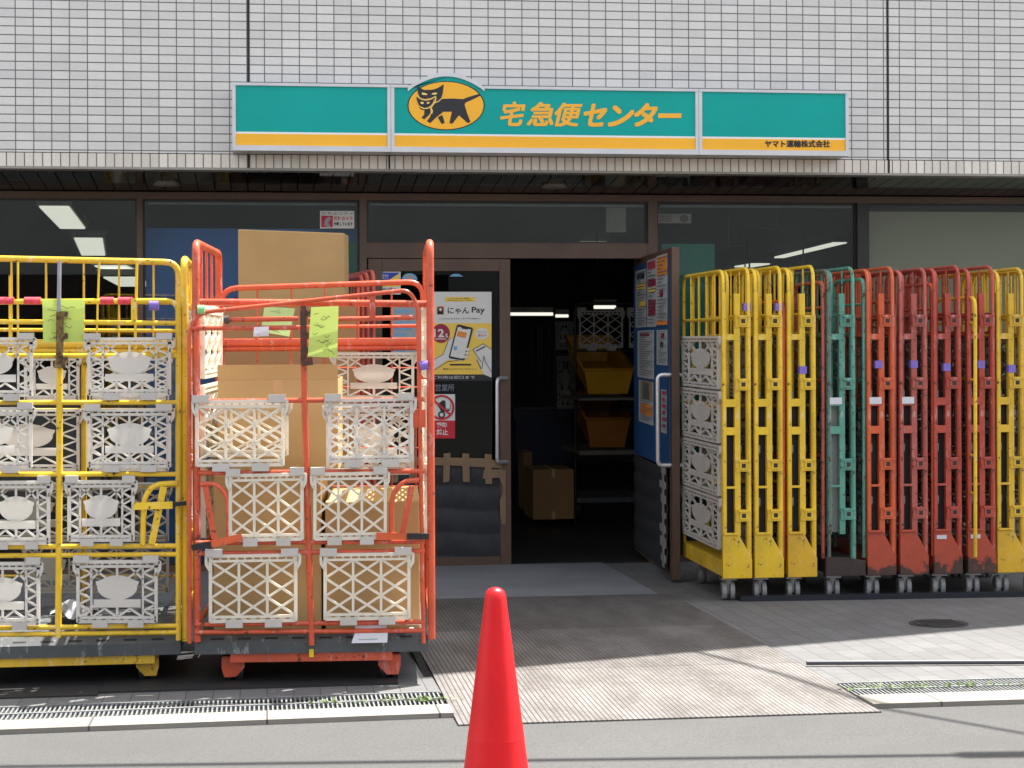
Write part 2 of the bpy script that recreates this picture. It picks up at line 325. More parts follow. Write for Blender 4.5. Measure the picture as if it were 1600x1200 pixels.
kind(sheet('forecourt', [(XL0 + .05, YR1 - .05), (XR0 - .05, YR1 - .05), (XR0 - .05, YW), (XL0 + .05, YW)], 0.016, APRON, 0.05), 'structure')
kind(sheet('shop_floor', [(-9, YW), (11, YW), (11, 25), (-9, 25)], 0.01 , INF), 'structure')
# ramp plates
t = thing('loading_ramp', (0, YR0, gz(YR0)), 'worn ribbed loading ramp in the pavement between the cage carts', 'ramp')
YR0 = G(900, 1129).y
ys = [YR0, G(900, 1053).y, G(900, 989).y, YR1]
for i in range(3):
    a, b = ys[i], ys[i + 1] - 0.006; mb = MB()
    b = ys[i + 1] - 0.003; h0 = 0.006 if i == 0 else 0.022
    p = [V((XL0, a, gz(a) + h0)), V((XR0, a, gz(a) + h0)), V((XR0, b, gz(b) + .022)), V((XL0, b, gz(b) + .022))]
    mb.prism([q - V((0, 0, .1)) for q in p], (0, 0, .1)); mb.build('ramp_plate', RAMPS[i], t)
mb = MB(); mb.box(XL0 - .035, G(680, 1062).y, -.1, XL0 - .004, G(656, 1015).y, gz(8) + .026); mb.build('edge_strip', RUB, t)
# drain gratings
def grating(x0, x1, y0, y1, label, skew=False):
    t = thing('drain_grating', ((x0 + x1) / 2, y0, gz(y0)), label, 'drain grating', 'gratings along the kerb')
    z = gz(y0) + .014; f = MB()
    for ya, yb in ((y0 + .002, y0 + .014), ((y0 + y1) / 2 - .008, (y0 + y1) / 2 + .008), (y1 - .014, y1 - .002)): f.box(x0, ya, z - .03, x1, yb, z)
    f.build('frame', IRON, t)
    b = MB(); x = x0
    while x < x1: b.box(x, y0 + .014, z - .03, x + .006, y1 - .014, z - .003); x += .0165
    kind(b.build('bars', IRON, t), 'stuff')
    if skew: 
        for ch_ in t.children:
            for v_ in ch_.data.vertices: v_.co.y += (v_.co.x + t.location.x - KX) * KS
    p = MB(); p.poly([(x0, y0, z - .013), (x1, y0, z - .013), (x1, y1, z - .013), (x0, y1, z - .013)]); p.build('pit', PIT, t)
    if skew:
        for v_ in t.children[-1].data.vertices: v_.co.y += (v_.co.x + t.location.x - KX) * KS
grating(-3.2, XL0 - .01, YGL0, YGL1, 'iron drain grating along the kerb in front of the yellow and red carts', True)
grating(XR0 + .01, 3.6, YG0, YG1, 'sunlit weedy drain grating along the kerb in front of the folded carts')
def weeds(name, spots, label):
    mb = MB(); r = random.Random(3)
    for x, y, n in spots:
        for k in range(n):
            c = V((x + r.gauss(0, .05), y + r.uniform(-.035, .035), gz(y) + .015)); a = r.uniform(0, 6.28); L = r.uniform(.01, .028)
            d = V((math.cos(a), math.sin(a), r.uniform(.2, 1.2))).normalized() * L; s_ = V((-math.sin(a), math.cos(a), 0)) * L * .28
            mb.add([c, c + d * .5 + s_, c + d, c + d * .5 - s_], [(0, 1, 2, 3)])
    kind(mb.build(name, WEED), 'stuff')['label'] = label
weeds('weeds', [(XL0 - .05 - i * .09, (YGL0 + YGL1) / 2, int(44 / (1 + i * 1.2))) for i in range(6)] + [(-1.3, (YGL0 + YGL1) / 2, 8)] + [(XR0 + .03 + i * .11, (YG0 + YG1) / 2, 22 - i) for i in range(14)], 'small weeds growing out of the kerb drain gratings')
# manhole
c = G(1467, 979); mb = MB(); mb.cyl(c + V((0, 0, -.02)), c + V((0, 0, .016)), .137, 40); mb.cyl(c + V((0, 0, .016)), c + V((0, 0, .019)), .118, 40)
for k in range(5): mb.box(c.x - .09, c.y - .08 + k * .035, c.z + .018, c.x + .09, c.y - .068 + k * .035, c.z + .022)
tag(mb.build('manhole_cover', plain('manhole_iron', (48, 47, 47), .7, .25, 25), None, c), 'small round dark iron manhole cover in the grey pavement', 'manhole cover')
# bars lying on the pavement
a, b = G(1157, 943), G(1700, 934); mb = MB(); mb.bar(a + V((0, 0, .026)), b + V((0, 0, .026)), .045, .028, (0, 0, 1)); mb.bar(a + V((0, .05, .02)), b + V((0, .05, .02)), .06, .016, (0, 0, 1))
tag(mb.build('stop_rail', plain('rail_dark', (26, 30, 40), .5), None, a), 'long dark floor rail in front of the folded cart casters', 'floor rail')
a, b = G(1260, 1046), G(1720, 1043); mb = MB(); mb.cyl(a + V((0, 0, .027)), b + V((0, 0, .024)), .0095, 12)
tag(mb.build('metal_pole', plain('pole_grey', (70, 70, 76), .45, .1), None, a), 'grey metal pole lying on the sunlit pavement', 'pole')

# ================================================================== BUILDING
zs = lambda py, Y, px=800: atY(px, py, Y).z
ZB = zs(266, YF); ZH = zs(311.5, YW)                   # fascia bottom, window head
ZB2 = zs(244, YF)
bt = thing('building', (0, YF, gz(YF)), 'white tiled shop building with bronze shopfront and slatted soffit', 'building')
mb = MB(); mb.box(-14, YF, ZB2, 10.5, YF + .22, 5.4); mb.build('wall', TILE, bt)
mb = MB(); mb.box(-14, YF - .012, ZB, 10.5, YF + .2, ZB2 - .006); mb.build('wall_edge_band', TILEV, bt)
mb = MB(); mb.box(-14, YF - .018, ZB - .014, 10.5, YF + .2, ZB); mb.build('drip_edge', plain('drip_grey', (150, 144, 136), .6), bt)
for px in (388.5, 1387):
    x = atY(px, 130, YF).x; mb = MB(); mb.box(x - .007, YF - .003, ZB2, x + .007, YF + .01, 5.4); mb.box(x - .006, YF - .016, ZB, x + .006, YF, ZB2 - .006); mb.build('expansion_joint', JOINT, bt)
x = atY(608, 250, YF).x; mb = MB(); mb.box(x - .005, YF - .016, ZB, x + .005, YF, ZB2 - .006); mb.build('expansion_joint', JOINT, bt)
# soffit slats, sloping down to the window head
mb = MB(); x = -9.0
while x < 10.4:
    mb.hexa([(x, YF + .01, ZB - .004), (x + .094, YF + .01, ZB - .004), (x + .094, YW + .02, ZH + .03), (x, YW + .02, ZH + .03), (x, YF + .01, ZB + .02), (x + .094, YF + .01, ZB + .02), (x + .094, YW + .02, ZH + .05), (x, YW + .02, ZH + .05)]); x += .1
mb.build('soffit', SOFF, bt)
mb = MB(); mb.hexa([(-9, YF + .01, ZB + .022), (10.4, YF + .01, ZB + .022), (10.4, YW + .02, ZH + .052), (-9, YW + .02, ZH + .052), (-9, YF + .01, ZB + .06), (10.4, YF + .01, ZB + .06), (10.4, YW + .02, ZH + .09), (-9, YW + .02, ZH + .09)]); mb.build('soffit_backing', BLACK, bt)
for px, py in ((260, 287), (866, 291), (510, 275)):
    d = ray(px, py); tt = 0
    for k in range(400):
        tt = 10.5 + k * .004; q = EY + d * tt
        f = (q.y - YF) / (YW - YF)
        if q.z >= ZB + f * (ZH + .03 - ZB) - .004: break
    if px == 510: continue
    mb = MB(); mb.cyl(q - V((0, 0, .006)), q + V((0, 0, .01)), .075, 24); mb.cyl(q - V((0, 0, .012)), q - V((0, 0, .006)), .08, 24); mb.build('downlight', plain('downlight_rim', (120, 112, 100), .4), bt)
# shopfront
def X(px, Y=YW, py=500): return atY(px, py, Y).x
ZG = gz(YW)
fr = MB()
mull = [(215, 224), (562, 573), (1012, 1026), (1338, 1356)]
mb = MB(); mb.box(-9, YW - .03, ZH - .012, 10.4, YW + .05, ZH + .03); mb.build('window_head', BRONZE, bt)
for a_, b_ in mull:
    mb = MB(); mb.box(X(a_), YW - .032, ZG - .02, X(b_), YW + .052, ZH - .012); mb.build('mullion', BRONZE if a_ != 1338 else DKFR, bt)
ZT0, ZT1 = zs(403.5, YW, 690), zs(380, YW, 690)
mb = MB(); mb.box(X(573) , YW - .028, ZT0, X(1012), YW + .048, ZT1); mb.build('door_header', BRONZE, bt)
def window(x0, x1, z0, z1, glass=GLASS):
    f = MB(); b_ = .012
    for q in ((x0, z0, x1, z0 + b_), (x0, z1 - b_, x1, z1), (x0, z0 + b_, x0 + b_, z1 - b_), (x1 - b_, z0 + b_, x1, z1 - b_)): f.box(q[0], YW + .002, q[1], q[2], YW + .03, q[3])
    wo = f.build('window', DKFR, bt); g = MB(); g.box(x0 + b_, YW + .012, z0 + b_, x1 - b_, YW + .018, z1 - b_); g.build('pane', glass, wo); return wo
ZW0 = ZG + .05
W1 = window(-9, X(215), ZW0, ZH - .012); W2 = window(X(224), X(562), ZW0, ZH - .012); W3 = window(X(573), X(1012), ZT1, ZH - .012)
W4 = window(X(1026), X(1338), ZW0, ZH - .012); W5 = window(X(1356), 10.4, ZW0, ZH - .012)
mb = MB(); mb.box(-9, YW - .02, ZG - .03, X(562), YW + .05, ZW0); mb.build('sill', BRONZE, bt)
mb = MB(); mb.box(X(1026), YW - .02, ZG - .03, 10.4, YW + .05, ZW0); mb.build('sill', BRONZE, bt)
# grey strips standing in for a bright reflection; fittings behind the panes
for a_, b_, w_ in ((580, 1006, W3), (232, 556, W2), (1032, 1330, W4)):
    mb = MB(); z = zs(321, YW + .06, 790); mb.box(X(a_, YW + .06), YW + .04, z - .006, X(b_, YW + .06), YW + .07, z + .006); mb.build('blind_rail', plain('blind_rail_grey', (150, 152, 152), .5) if 'blind_rail_grey' not in MATS else MATS['blind_rail_grey'], w_)
mb = MB(); mb.box(X(1362), YW + .09, ZW0, 10.3, YW + .11, zs(331, YW + .09, 1480)); mb.build('blind', BEIGE, W5)
# fixed door leaf
xa, xb = X(575, YW), X(797, YW); zt, zb = ZT0 - .004, zs(887.5, YW, 730)
d = MB(); st = X(597) - xa; sr = xb - X(780); y0, y1 = YW - .02, YW + .03; zr = zs(424, YW, 690); zq = zs(870, YW, 730)
d.box(xa, y0, zb, xa + st, y1, zt); d.box(xb - sr, y0, zb, xb, y1, zt); d.box(xa + st, y0, zr, xb - sr, y1, zt); d.box(xa + st, y0, zb, xb - sr, y1, zq)
DOOR = d.build('door', BRONZE, bt, bevel=.003)
g = MB(); g.box(xa + st, YW + .002, zq, xb - sr, YW + .009, zr); g.build('door_glass', GLASSD, DOOR)
pl = layerY(YW - .03)
mb = MB(); yh = YW - .085
mb.tube(fillet([atY(792, 591, YW - .02), atY(777, 591, yh), atY(777, 722, yh), atY(792, 722, YW - .02)], .03), .0125, 10); mb.build('handle', CHROME, DOOR)
mb = MB(); c_ = MB(); r5 = random.Random(5); ny = 46; zA, zB_ = zs(870, YW, 730), zs(722, YW, 730)
for i in range(ny):
    z0_, z1_ = zA + (zB_ - zA) * i / ny, zA + (zB_ - zA) * (i + 1) / ny; nx = 10
    for j in range(nx):
        def hh(ii, jj): return YW - .012 - .007 * abs(math.sin(ii * math.pi / 11.5 + .25 * math.sin(jj * .9))) - .003 * math.sin(jj * 1.7 + ii * .3)
        u0, u1 = X(600) + (X(781) - X(600)) * j / nx, X(600) + (X(781) - X(600)) * (j + 1) / nx
        mb.add([(u0, hh(i, j), z0_), (u1, hh(i, j + 1), z0_), (u1, hh(i + 1, j + 1), z1_), (u0, hh(i + 1, j), z1_)], [(0, 1, 2, 3)], 0, True)
mb.build('guard_sheet', CORR, DOOR)
mb = MB(); p_ = pl(1)
P2(mb, p_, [(600, 728), (700, 727), (784, 732), (786, 722), (760, 716), (600, 713)], 0)
p_ = pl(2)
for x_, a_, b_ in ((600, 708, 752), (613, 709, 755), (640, 712, 750), (668, 708, 752), (693, 708, 754), (722, 708, 753), (757, 709, 756)): k_ = (x_ * 7 % 5) - 2; P2(mb, p_, [(x_ + k_ * .6, b_), (x_ + 10 + k_, b_ - 1 + k_ * .5), (x_ + 11, a_ + k_ * .4), (x_, a_)], 0)
P2(mb, pl(3), [(754, 748), (784, 746), (786, 733), (756, 734)], 0)
rj = random.Random(2); L_ = [(786 - rj.uniform(0, 6), 735 + k * 12) for k in range(8)]; P2(mb, pl(1), L_ + [(790, 819), (790, 735)], 0)
mb.build('kraft_tape', TAPEB, DOOR)
# open door leaf: swung out, blue board on its near face
O0 = atY(990, 700, 1); tN = 10.55; 
def lat(px, t): return EY + (fwd + rt * ((px - 800) / F)) * t
A_ = lat(991, 12.1); B_ = lat(1050, tN); dirD = (B_ - A_); dirD.z = 0; LW = dirD.length; dirD.normalize(); nD = V((-dirD.y, dirD.x, 0))
if nD.dot(A_) > 0: nD = -nD
zD1, zD0 = EYE + (YH - 387) * tN / F, gz(B_.y) + .03
def dl(u, z, off=0): return V((A_.x, A_.y, 0)) + dirD * (u * LW) + nD * off + V((0, 0, z))
d = MB(); th_ = -.044
def dbox(mb, u0, u1, z0, z1, o0, o1, m=0): mb.hexa([dl(u0, z0, o0), dl(u1, z0, o0), dl(u1, z0, o1), dl(u0, z0, o1), dl(u0, z1, o0), dl(u1, z1, o0), dl(u1, z1, o1), dl(u0, z1, o1)], m)
dbox(d, 0, .07, zD0, zD1, th_, 0); dbox(d, .93, 1, zD0, zD1, th_, 0); dbox(d, .07, .93, zD1 - .09, zD1, th_, 0); dbox(d, .07, .93, zD0, zD0 + .1, th_, 0)
OD = d.build('door', BRONZE, bt, bevel=.003)
g = MB(); dbox(g, .07, .93, zD0 + .1, zD1 - .09, -.03, -.024); g.build('door_glass', GLASSD, OD)
zbl = EYE + (YH - 734) * tN / F
mb = MB(); dbox(mb, .02, .96, zbl, zD1 - .05, .002, .008); mb.build('notice_board', plain('door_board_blue', (28, 72, 118), .5, .1, 3), OD)
mb = MB()
for i in range(30):
    for j in range(6):
        def hq(i, j): return .006 + .008 * abs(math.sin(i * .5 + .4 * math.sin(j)))
        mb.add([dl(.03 + .15 * j, zD0 + .02 + (zbl - zD0 - .03) * i / 30, hq(i, j)), dl(.03 + .15 * (j + 1), zD0 + .02 + (zbl - zD0 - .03) * i / 30, hq(i, j + 1)), dl(.03 + .15 * (j + 1), zD0 + .02 + (zbl - zD0 - .03) * (i + 1) / 30, hq(i + 1, j + 1)), dl(.03 + .15 * j, zD0 + .02 + (zbl - zD0 - .03) * (i + 1) / 30, hq(i + 1, j))], [(0, 1, 2, 3)], 0, True)
mb.build('guard_sheet', CORR, OD)
mb = MB(); rj = random.Random(9)
for k in range(7): z_ = zD0 + .08 + k * .085; dbox(mb, .8 + rj.uniform(-.03, .03), .92, z_, z_ + rj.uniform(.03, .06), .018, .021)
dbox(mb, .84, .89, zD0 + .05, zbl - .02, .021, .023); mb.build('clear_tape', plain('grey_tape', (150, 148, 142), .35, .2, 30), OD)
hz0, hz1 = EYE + (YH - 729) * tN / F, EYE + (YH - 587) * tN / F
for s_, o_ in ((0, 1), (th_, -1)):
    mb = MB(); mb.tube(fillet([dl(.965, hz1, s_), dl(.965, hz1, s_ + o_ * .075), dl(.965, hz0, s_ + o_ * .075), dl(.965, hz0, s_)], .03), .0125, 10); mb.build('handle', CHROME, OD)
# interior shell
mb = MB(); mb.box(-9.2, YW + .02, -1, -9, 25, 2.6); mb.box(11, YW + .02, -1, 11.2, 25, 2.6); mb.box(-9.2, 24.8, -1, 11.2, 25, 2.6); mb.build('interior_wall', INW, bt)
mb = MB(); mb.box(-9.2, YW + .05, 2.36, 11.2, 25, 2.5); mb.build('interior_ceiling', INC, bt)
mb = MB(); mb.box(-9.2, YW - .01, ZH + .06, 11.2, YW + .06, 2.5); mb.build('head_beam', BLACK, bt)
mb = MB(); mb.box(-14, YF + .22, 5.2, 10.5, 25, 5.4); mb.build('roof', plain('roof_grey', (120, 120, 120), .9), bt)
mb = MB(); mb.box(10.5, YF, -.5, 14, 25, 5.4); mb.box(-14, YW, -.5, -9.2, 25, 5.2); mb.build('side_wall', TILE, bt)
# unseen block added so that its edge throws the shadow line over the pavement
HU = 9.0; ga, gb = G(675, 1064), G(1600, 981); sl_ = (gb.y - ga.y) / (gb.x - ga.x)
ex, ey = ga.x + (HU - ga.z) * SB, ga.y + (HU - ga.z) * SA; fe = lambda x: ey + (x - ex) * sl_
mb = MB(); xc = G(652, 1066).x + HU * SB; mb.prism([(xc, fe(xc), 5.42), (26, fe(26), 5.42), (26, 34, 5.42), (-12, 34, 5.42), (-12, 8.1 + HU * SA, 5.42), (xc, 8.1 + HU * SA, 5.42)], (0, 0, HU - 5.42)); mb.build('upper_floors', TILE, bt)
# ------------------------------------------------------------------ interior lamps
def lamp(px0, py0, px1, py1, wid, label, z=2.3):
    a, b = atZ(px0, py0, z), atZ(px1, py1, z); t = thing('ceiling_lamp', (a + b) / 2, label, 'ceiling lamp', 'lit lamps inside the shop')
    d_ = (b - a).normalized(); s_ = V((d_.y, -d_.x, 0)) * wid / 2
    m = MB(); m.hexa([a - s_, a + s_, b + s_, b - s_, a - s_ * 1.2 + V((0, 0, .06)), a + s_ * 1.2 + V((0, 0, .06)), b + s_ * 1.2 + V((0, 0, .06)), b - s_ * 1.2 + V((0, 0, .06))]); m.build('lamp_body', LAMPD, t)
    m = MB(); s2 = s_ * .86; e = d_ * .04; m.obox(a + e - s2 - V((0, 0, .012)), s2 * 2, (b - a) - e * 2, (0, 0, .01)); m.build('tube', LAMP, t)
lamp(84, 321, 114, 356, .24, 'largest lit ceiling lamp, seen through the pane above the yellow cart')
lamp(138, 371, 146, 398, .30, 'lit ceiling lamp just beyond the largest one, above the yellow cart', 2.3)
lamp(172, 414, 198, 426, .3, 'round-looking far lit lamp just above the yellow top rail', 1.95)
lamp(190, 432, 212, 446, .34, 'far lit lamp seen below the yellow top rail', 1.85)
lamp(1215, 402, 1314, 378, .16, 'long lit ceiling lamp seen above the yellow folded carts', 2.3)
lamp(1160, 416, 1190, 411, .2, 'short far lit lamp just above the first folded carts', 2.0)
def batten(px0, px1, py, Y, label):
    a, b = atY(px0, py, Y), atY(px1, py, Y); t = thing('strip_lamp', (a + b) / 2, label, 'strip lamp', 'lit strip lamps inside the shop')
    m = MB(); m.bar(a + V((0, 0, .035)), b + V((0, 0, .035)), .05, .08, (0, 1, 0)); m.build('lamp_body', LAMPD, t)
    m = MB(); m.cyl(a - V((0, 0, .012)), b - V((0, 0, .012)), .016, 10); m.build('tube', LAMP, t)
    m = MB()
    for q in (a.lerp(b, .15), a.lerp(b, .85)): m.cyl(q + V((0, 0, .07)), V((q.x, q.y, 2.36)), .006, 6)
    m.build('drop_rod', DKFR, t)
batten(797, 864, 489, 19, 'long bright strip lamp seen through the doorway at its left side')  # glowing strip put in for a bright patch deep inside
batten(868, 888, 492, 20, 'short strip lamp right of the long one inside the doorway')
batten(928, 962, 478, 17.5, 'strip lamp above the grey mesh panel inside the doorway')
batten(905, 948, 379, 18, 'strip lamp shining through the glass over the doorway')

# ================================================================== SIGN
YS = YF - .2; S = lambda px, py: atY(px, py, YS)
sx = lambda px: S(px, 190).x; sz = lambda py: S(845, py).z
zt_, zb_ = sz(135.5), sz(239.5)
t = thing('shop_sign', (sx(845), YS, zb_), 'long teal and amber fascia sign box with black cat emblem', 'sign')
arc = []
for i in range(25):
    u = i / 24; px = 637 + (757 - 637) * u; arc.append((px, 137 - 23.5 * math.sin(math.pi * u) ** .85))
mb = MB(); b_ = .02
sec = [(363, 610.5), (611, 1091.5), (1092, 1326)]
for k, (a_, c_) in enumerate(sec):
    x0, x1 = sx(a_), sx(c_)
    mb.box(x0, YS + .012, zb_ + .03, x1, YF - .002, zt_ - .012)              # body
    mb.box(x0, YS - .004, zb_ + .03, x0 + .019, YS + .012, zt_ - .016); mb.box(x1 - .019, YS - .004, zb_ + .03, x1, YS + .012, zt_ - .016)
    mb.box(x0, YS - .006, zb_, x1, YF - .004, zb_ + .03)
    if k != 1: mb.box(x0, YS - .006, zt_ - .016, x1, YS + .02, zt_)
    else:
        mb.box(x0, YS - .006, zt_ - .016, sx(637), YS + .02, zt_); mb.box(sx(757), YS - .006, zt_ - .016, x1, YS + .02, zt_)
pts = [S(p, q) for p, q in arc]
for p, q in zip(pts, pts[1:]):
    mb.hexa([p + V((0, -.006, -.022)), q + V((0, -.006, -.022)), q + V((0, .19, -.022)), p + V((0, .19, -.022)), p + V((0, -.006, 0)), q + V((0, -.006, 0)), q + V((0, .19, 0)), p + V((0, .19, 0))])
    mb.hexa([V((p.x, YS + .012, zt_ - .02)), V((q.x, YS + .012, zt_ - .02)), V((q.x, YF - .002, zt_ - .02)), V((p.x, YF - .002, zt_ - .02)), p + V((0, .012, -.02)), q + V((0, .012, -.02)), V((q.x, YF - .002, q.z - .02)), V((p.x, YF - .002, p.z - .02))])
mb.build('sign_box', ALU, t)
zw0, zw1, zy = sz(210.5), sz(213.5), sz(231.5)
for k, (a_, c_) in enumerate(sec):
    x0, x1 = sx(a_) + .019, sx(c_) - .019; f = MB(); y = YS + .004
    f.box(x0, y, zw0, x1, YS + .0125, zt_ - .015, 0); f.box(x0, y, zw1, x1, YS + .0125, zw0, 1); f.box(x0, y, zy, x1, YS + .0125, zw1, 2)
    if k == 1:
        q = [V((p.x, y, p.z - .02)) for p in pts]; q[0].z = q[-1].z = zt_ - .02
        f.prism([V((pts[0].x, y, zt_ - .016)), V((pts[-1].x, y, zt_ - .016))] + q[::-1][1:-1], (0, .0085, 0), 0)
    f.build('sign_face', [TEALS, SWH, AMB], t)
L = layerY(YS + .003); e = MB()
P2(e, L(0), ell(697, 165, 60.5, 38.5)[::-1], 1); P2(e, L(1), ell(697, 165, 58.6, 37.0)[::-1], 0)
def cz(pts): return [(620 + x / 10, 100 + y / 10) for x, y in pts]
B = L(2); C3 = L(3); C4 = L(4)
P2(e, B, cz([(700, 545), (880, 538), (1040, 548), (1100, 522), (1270, 470), (1300, 475), (1305, 495), (1180, 555), (1070, 605), (1060, 640), (1100, 770), (1150, 900), (1110, 925), (970, 800), (870, 930), (820, 925), (862, 745), (730, 745), (620, 830), (520, 925), (470, 890), (520, 830), (545, 760), (540, 700), (590, 620), (620, 590)]), 1)
P2(e, B, cz([(640, 830), (712, 795), (750, 920), (700, 938), (650, 850)]), 1)
P2(e, C3, cz([(318, 345), (340, 350), (420, 405), (560, 402), (640, 375), (735, 315), (715, 470), (690, 540), (610, 600), (590, 560), (580, 520), (430, 550), (360, 520), (330, 450)]), 1)
P2(e, C3, cz([(305, 512), (330, 520), (380, 560), (450, 578), (520, 565), (578, 535), (572, 590), (530, 650), (470, 690), (410, 690), (345, 640), (320, 580)]), 1)
P2(e, B, cz([(345, 672), (400, 690), (470, 705), (520, 690), (525, 760), (500, 800), (430, 865), (385, 835), (430, 790), (430, 720), (380, 710)]), 1)
for q in ([(385, 450), (430, 450), (480, 470), (470, 485), (400, 480)], [(540, 475), (560, 455), (625, 445), (630, 465), (600, 478)], [(370, 595), (400, 590), (425, 605), (410, 625), (375, 620)], [(470, 600), (500, 590), (515, 600), (500, 618), (470, 622)]): P2(e, C4, cz(q), 2)
stroke(e, C4, cz([(318, 490), (345, 530), (400, 552), (460, 556), (530, 545), (580, 520), (605, 500)]), 1.3, 3)
stroke(e, C4, cz([(610, 510), (605, 580), (560, 640), (500, 685), (430, 698), (370, 672)]), 1.6, 3)
stroke(e, C4, cz([(600, 605), (650, 585), (705, 535)]), 1.2, 3); stroke(e, C4, cz([(535, 690), (555, 735), (540, 775)]), 2.2, 3)
e.build('emblem', [AMB, SBLK, CREAM, CREAM], t)
lt = MB()
for ch, (a_, c_, d0, d1) in zip('宅急便センター', ((781.5, 821, 158.5, 197), (823, 864.5, 159.5, 197), (866.5, 910, 160.5, 198), (912, 949, 162, 198), (949.5, 991, 164.5, 198), (990.5, 1028, 161, 198), (1028, 1065, 177, 184.5))):
    text(lt, ch, (a_, d0, c_, d1), L(1.5), 0, 0, .22, .95 if ch in '宅急便' else 1.3)
lt.build('lettering', AMBT, t)
lt = MB(); text(lt, 'ヤマト運輸株式会社', (1195, 219, 1297, 230.3), L(1.5), 0, 0, 0, .35); lt.build('small_lettering', SBLK, t)

# ================================================================== POSTERS AND STICKERS
def sheet_thing(name, mb, mats, label, cat, P0, group=None): return tag(mb.build(name, mats, None, P0), label, cat, group)
# payment poster on the fixed door
L = layerY(YW - .004); q = MB(); p0 = L(0)
x0, y0, x1, y1 = 671, 456, 768, 595
q.prism([p0(x0, y1), p0(x1, y1), p0(x1, y0), p0(x0, y0)], (0, .001, 0), 0)
R2(q, L(1), x0, 505, x1, 585, 1); R2(q, L(1), x0, 585, x1, y1, 4); R2(q, L(1), 695, 464, 742, 471, 1); text(q, 'はじまるよ便利', (703, 465, 733, 467.2), L(2), 4); text(q, '毎日のお支払いをもっと便利に', (699, 468, 738, 470), L(2), 4)
R2(q, L(1), 682.5, 478.5, 694, 491.5, 5); P2(q, L(2), ell(688, 484, 4.8, 5)[::-1], 4); P2(q, L(3), ell(688.2, 483.5, 2.1, 2.6)[::-1], 0); R2(q, L(2), 683.5, 487, 692.5, 491, 4)
text(q, 'にゃん', (699.5, 480, 733, 490.5), L(1), 4, .02); text(q, 'Pay', (737, 479.5, 757.5, 491.5), L(1), 4, .02)
text(q, 'にゃんPayでかんたん・おトクにお支払い', (687, 496.5, 750, 499.5), L(1), 4, .01)
P2(q, L(2), ell(689, 521, 14, 15)[::-1], 2); text(q, '12', (677.5, 514, 694, 527), L(3), 0, .03); text(q, '%', (695.5, 521, 700, 527.5), L(3), 0, .02); R2(q, L(3), 680, 529, 697, 530.3, 0)
P2(q, L(2), ell(753, 521.5, 10.5, 9)[::-1], 0); text(q, 'ポイント', (745.5, 517, 760.5, 520), L(3), 2); text(q, '還元中', (746.5, 522, 760, 526), L(3), 3)
P2(q, L(2), [(671, 583), (700, 562), (722, 564), (730, 552), (706, 528), (702, 530), (697, 542), (693, 553), (671, 564)], 0)
stroke(q, L(3), [(705, 528), (701, 531), (697, 542), (692, 554), (672, 565)], .8, 4); stroke(q, L(3), [(672, 582), (699, 565), (716, 563)], .8, 4)
P2(q, L(4), [(701, 558), (714, 508), (717, 507), (738, 512), (739, 515), (727, 561), (723, 563), (703, 560)], 4); P2(q, L(5), [(703.5, 556.5), (715.5, 511), (720, 511), (722, 513.5), (730, 515), (732, 514), (736, 515), (725, 559.5), (722, 560.5)], 0)
P2(q, L(6), [(713, 525), (716, 517), (730, 520), (727.5, 528)], 6); R2(q, L(6), 709, 541, 714, 547, 7)
for k, (a_, b_) in enumerate(((731, 546), (730, 552), (728, 558))): P2(q, L(5), ell(a_, b_, 3, 2.6, 14)[::-1], 0)
P2(q, L(3), [(739, 546), (755, 537), (768, 546), (768, 583), (752, 575)], 0); stroke(q, L(4), [(768, 546), (755, 537), (739, 546), (752, 566)], .9, 4); stroke(q, L(4), [(744, 548.5), (758, 541.5)], 2, 4); P2(q, L(4), [(752, 578), (755, 556), (758, 555), (760, 566), (768, 582), (768, 590), (756, 585)], 0); stroke(q, L(5), [(753, 576), (756, 556), (759, 567), (768, 581)], .9, 4); stroke(q, L(4), [(745, 562), (752, 577)], .9, 4)
R2(q, L(3), 703, 568.5, 736, 571, 4); text(q, '現金もスマホもこれひとつ', (692, 575, 745, 578), L(3), 4); text(q, 'ご利用は窓口まで', (676, 587, 742, 592), L(3), 0)
sheet_thing('poster', q, [PWH, PYEL, PMAR, PRED, INK, PORG, PORG, PSKY], 'yellow and white payment poster with a phone in a hand on the glass door', 'poster', p0(x0, y1))
q = MB(); R2(q, L(0), 673, 616, 711, 657, 0); R2(q, L(0), 673, 657, 711, 685, 1)
ringo = [(690 + 18.5 * math.cos(a / 40 * 6.2832), 636.5 + 18 * math.sin(a / 40 * 6.2832)) for a in range(41)]
P2(q, L(1), [(683, 632), (692, 625), (703, 629), (703, 642), (690, 644)], 2); P2(q, L(2), [(696, 625), (704, 625), (704, 640), (696, 640)], 0); stroke(q, L(2), [(696, 626), (704, 626), (704, 639), (696, 639), (696, 626)], 1, 2)
P2(q, L(2), ell(690, 648, 5.5, 5.5, 20)[::-1], 2); P2(q, L(3), ell(690, 648, 3, 3, 16)[::-1], 0)
stroke(q, L(3), ringo, 3.2, 1); stroke(q, L(4), [(677, 625), (704, 648)], 3.2, 1)
text(q, '撮影', (682, 660, 699, 668), L(1), 0, .03); text(q, '禁止', (682, 670.5, 700, 680), L(1), 0, .03)
sheet_thing('sign_sticker', q, [PWH, PRED, INK], 'red and white no photography sign on the glass door', 'sign', L(0)(673, 685))
q = MB(); text(q, '営業所', (680, 600, 710, 611.5), L(0), 0, .01); text(q, 'の', (668, 602, 677, 611), L(0), 0, .01); sheet_thing('door_lettering', q, [plain('faded_lettering', (120, 124, 134), .6)], 'pale lettering on the dark door glass under the poster', 'lettering', L(0)(680, 611))
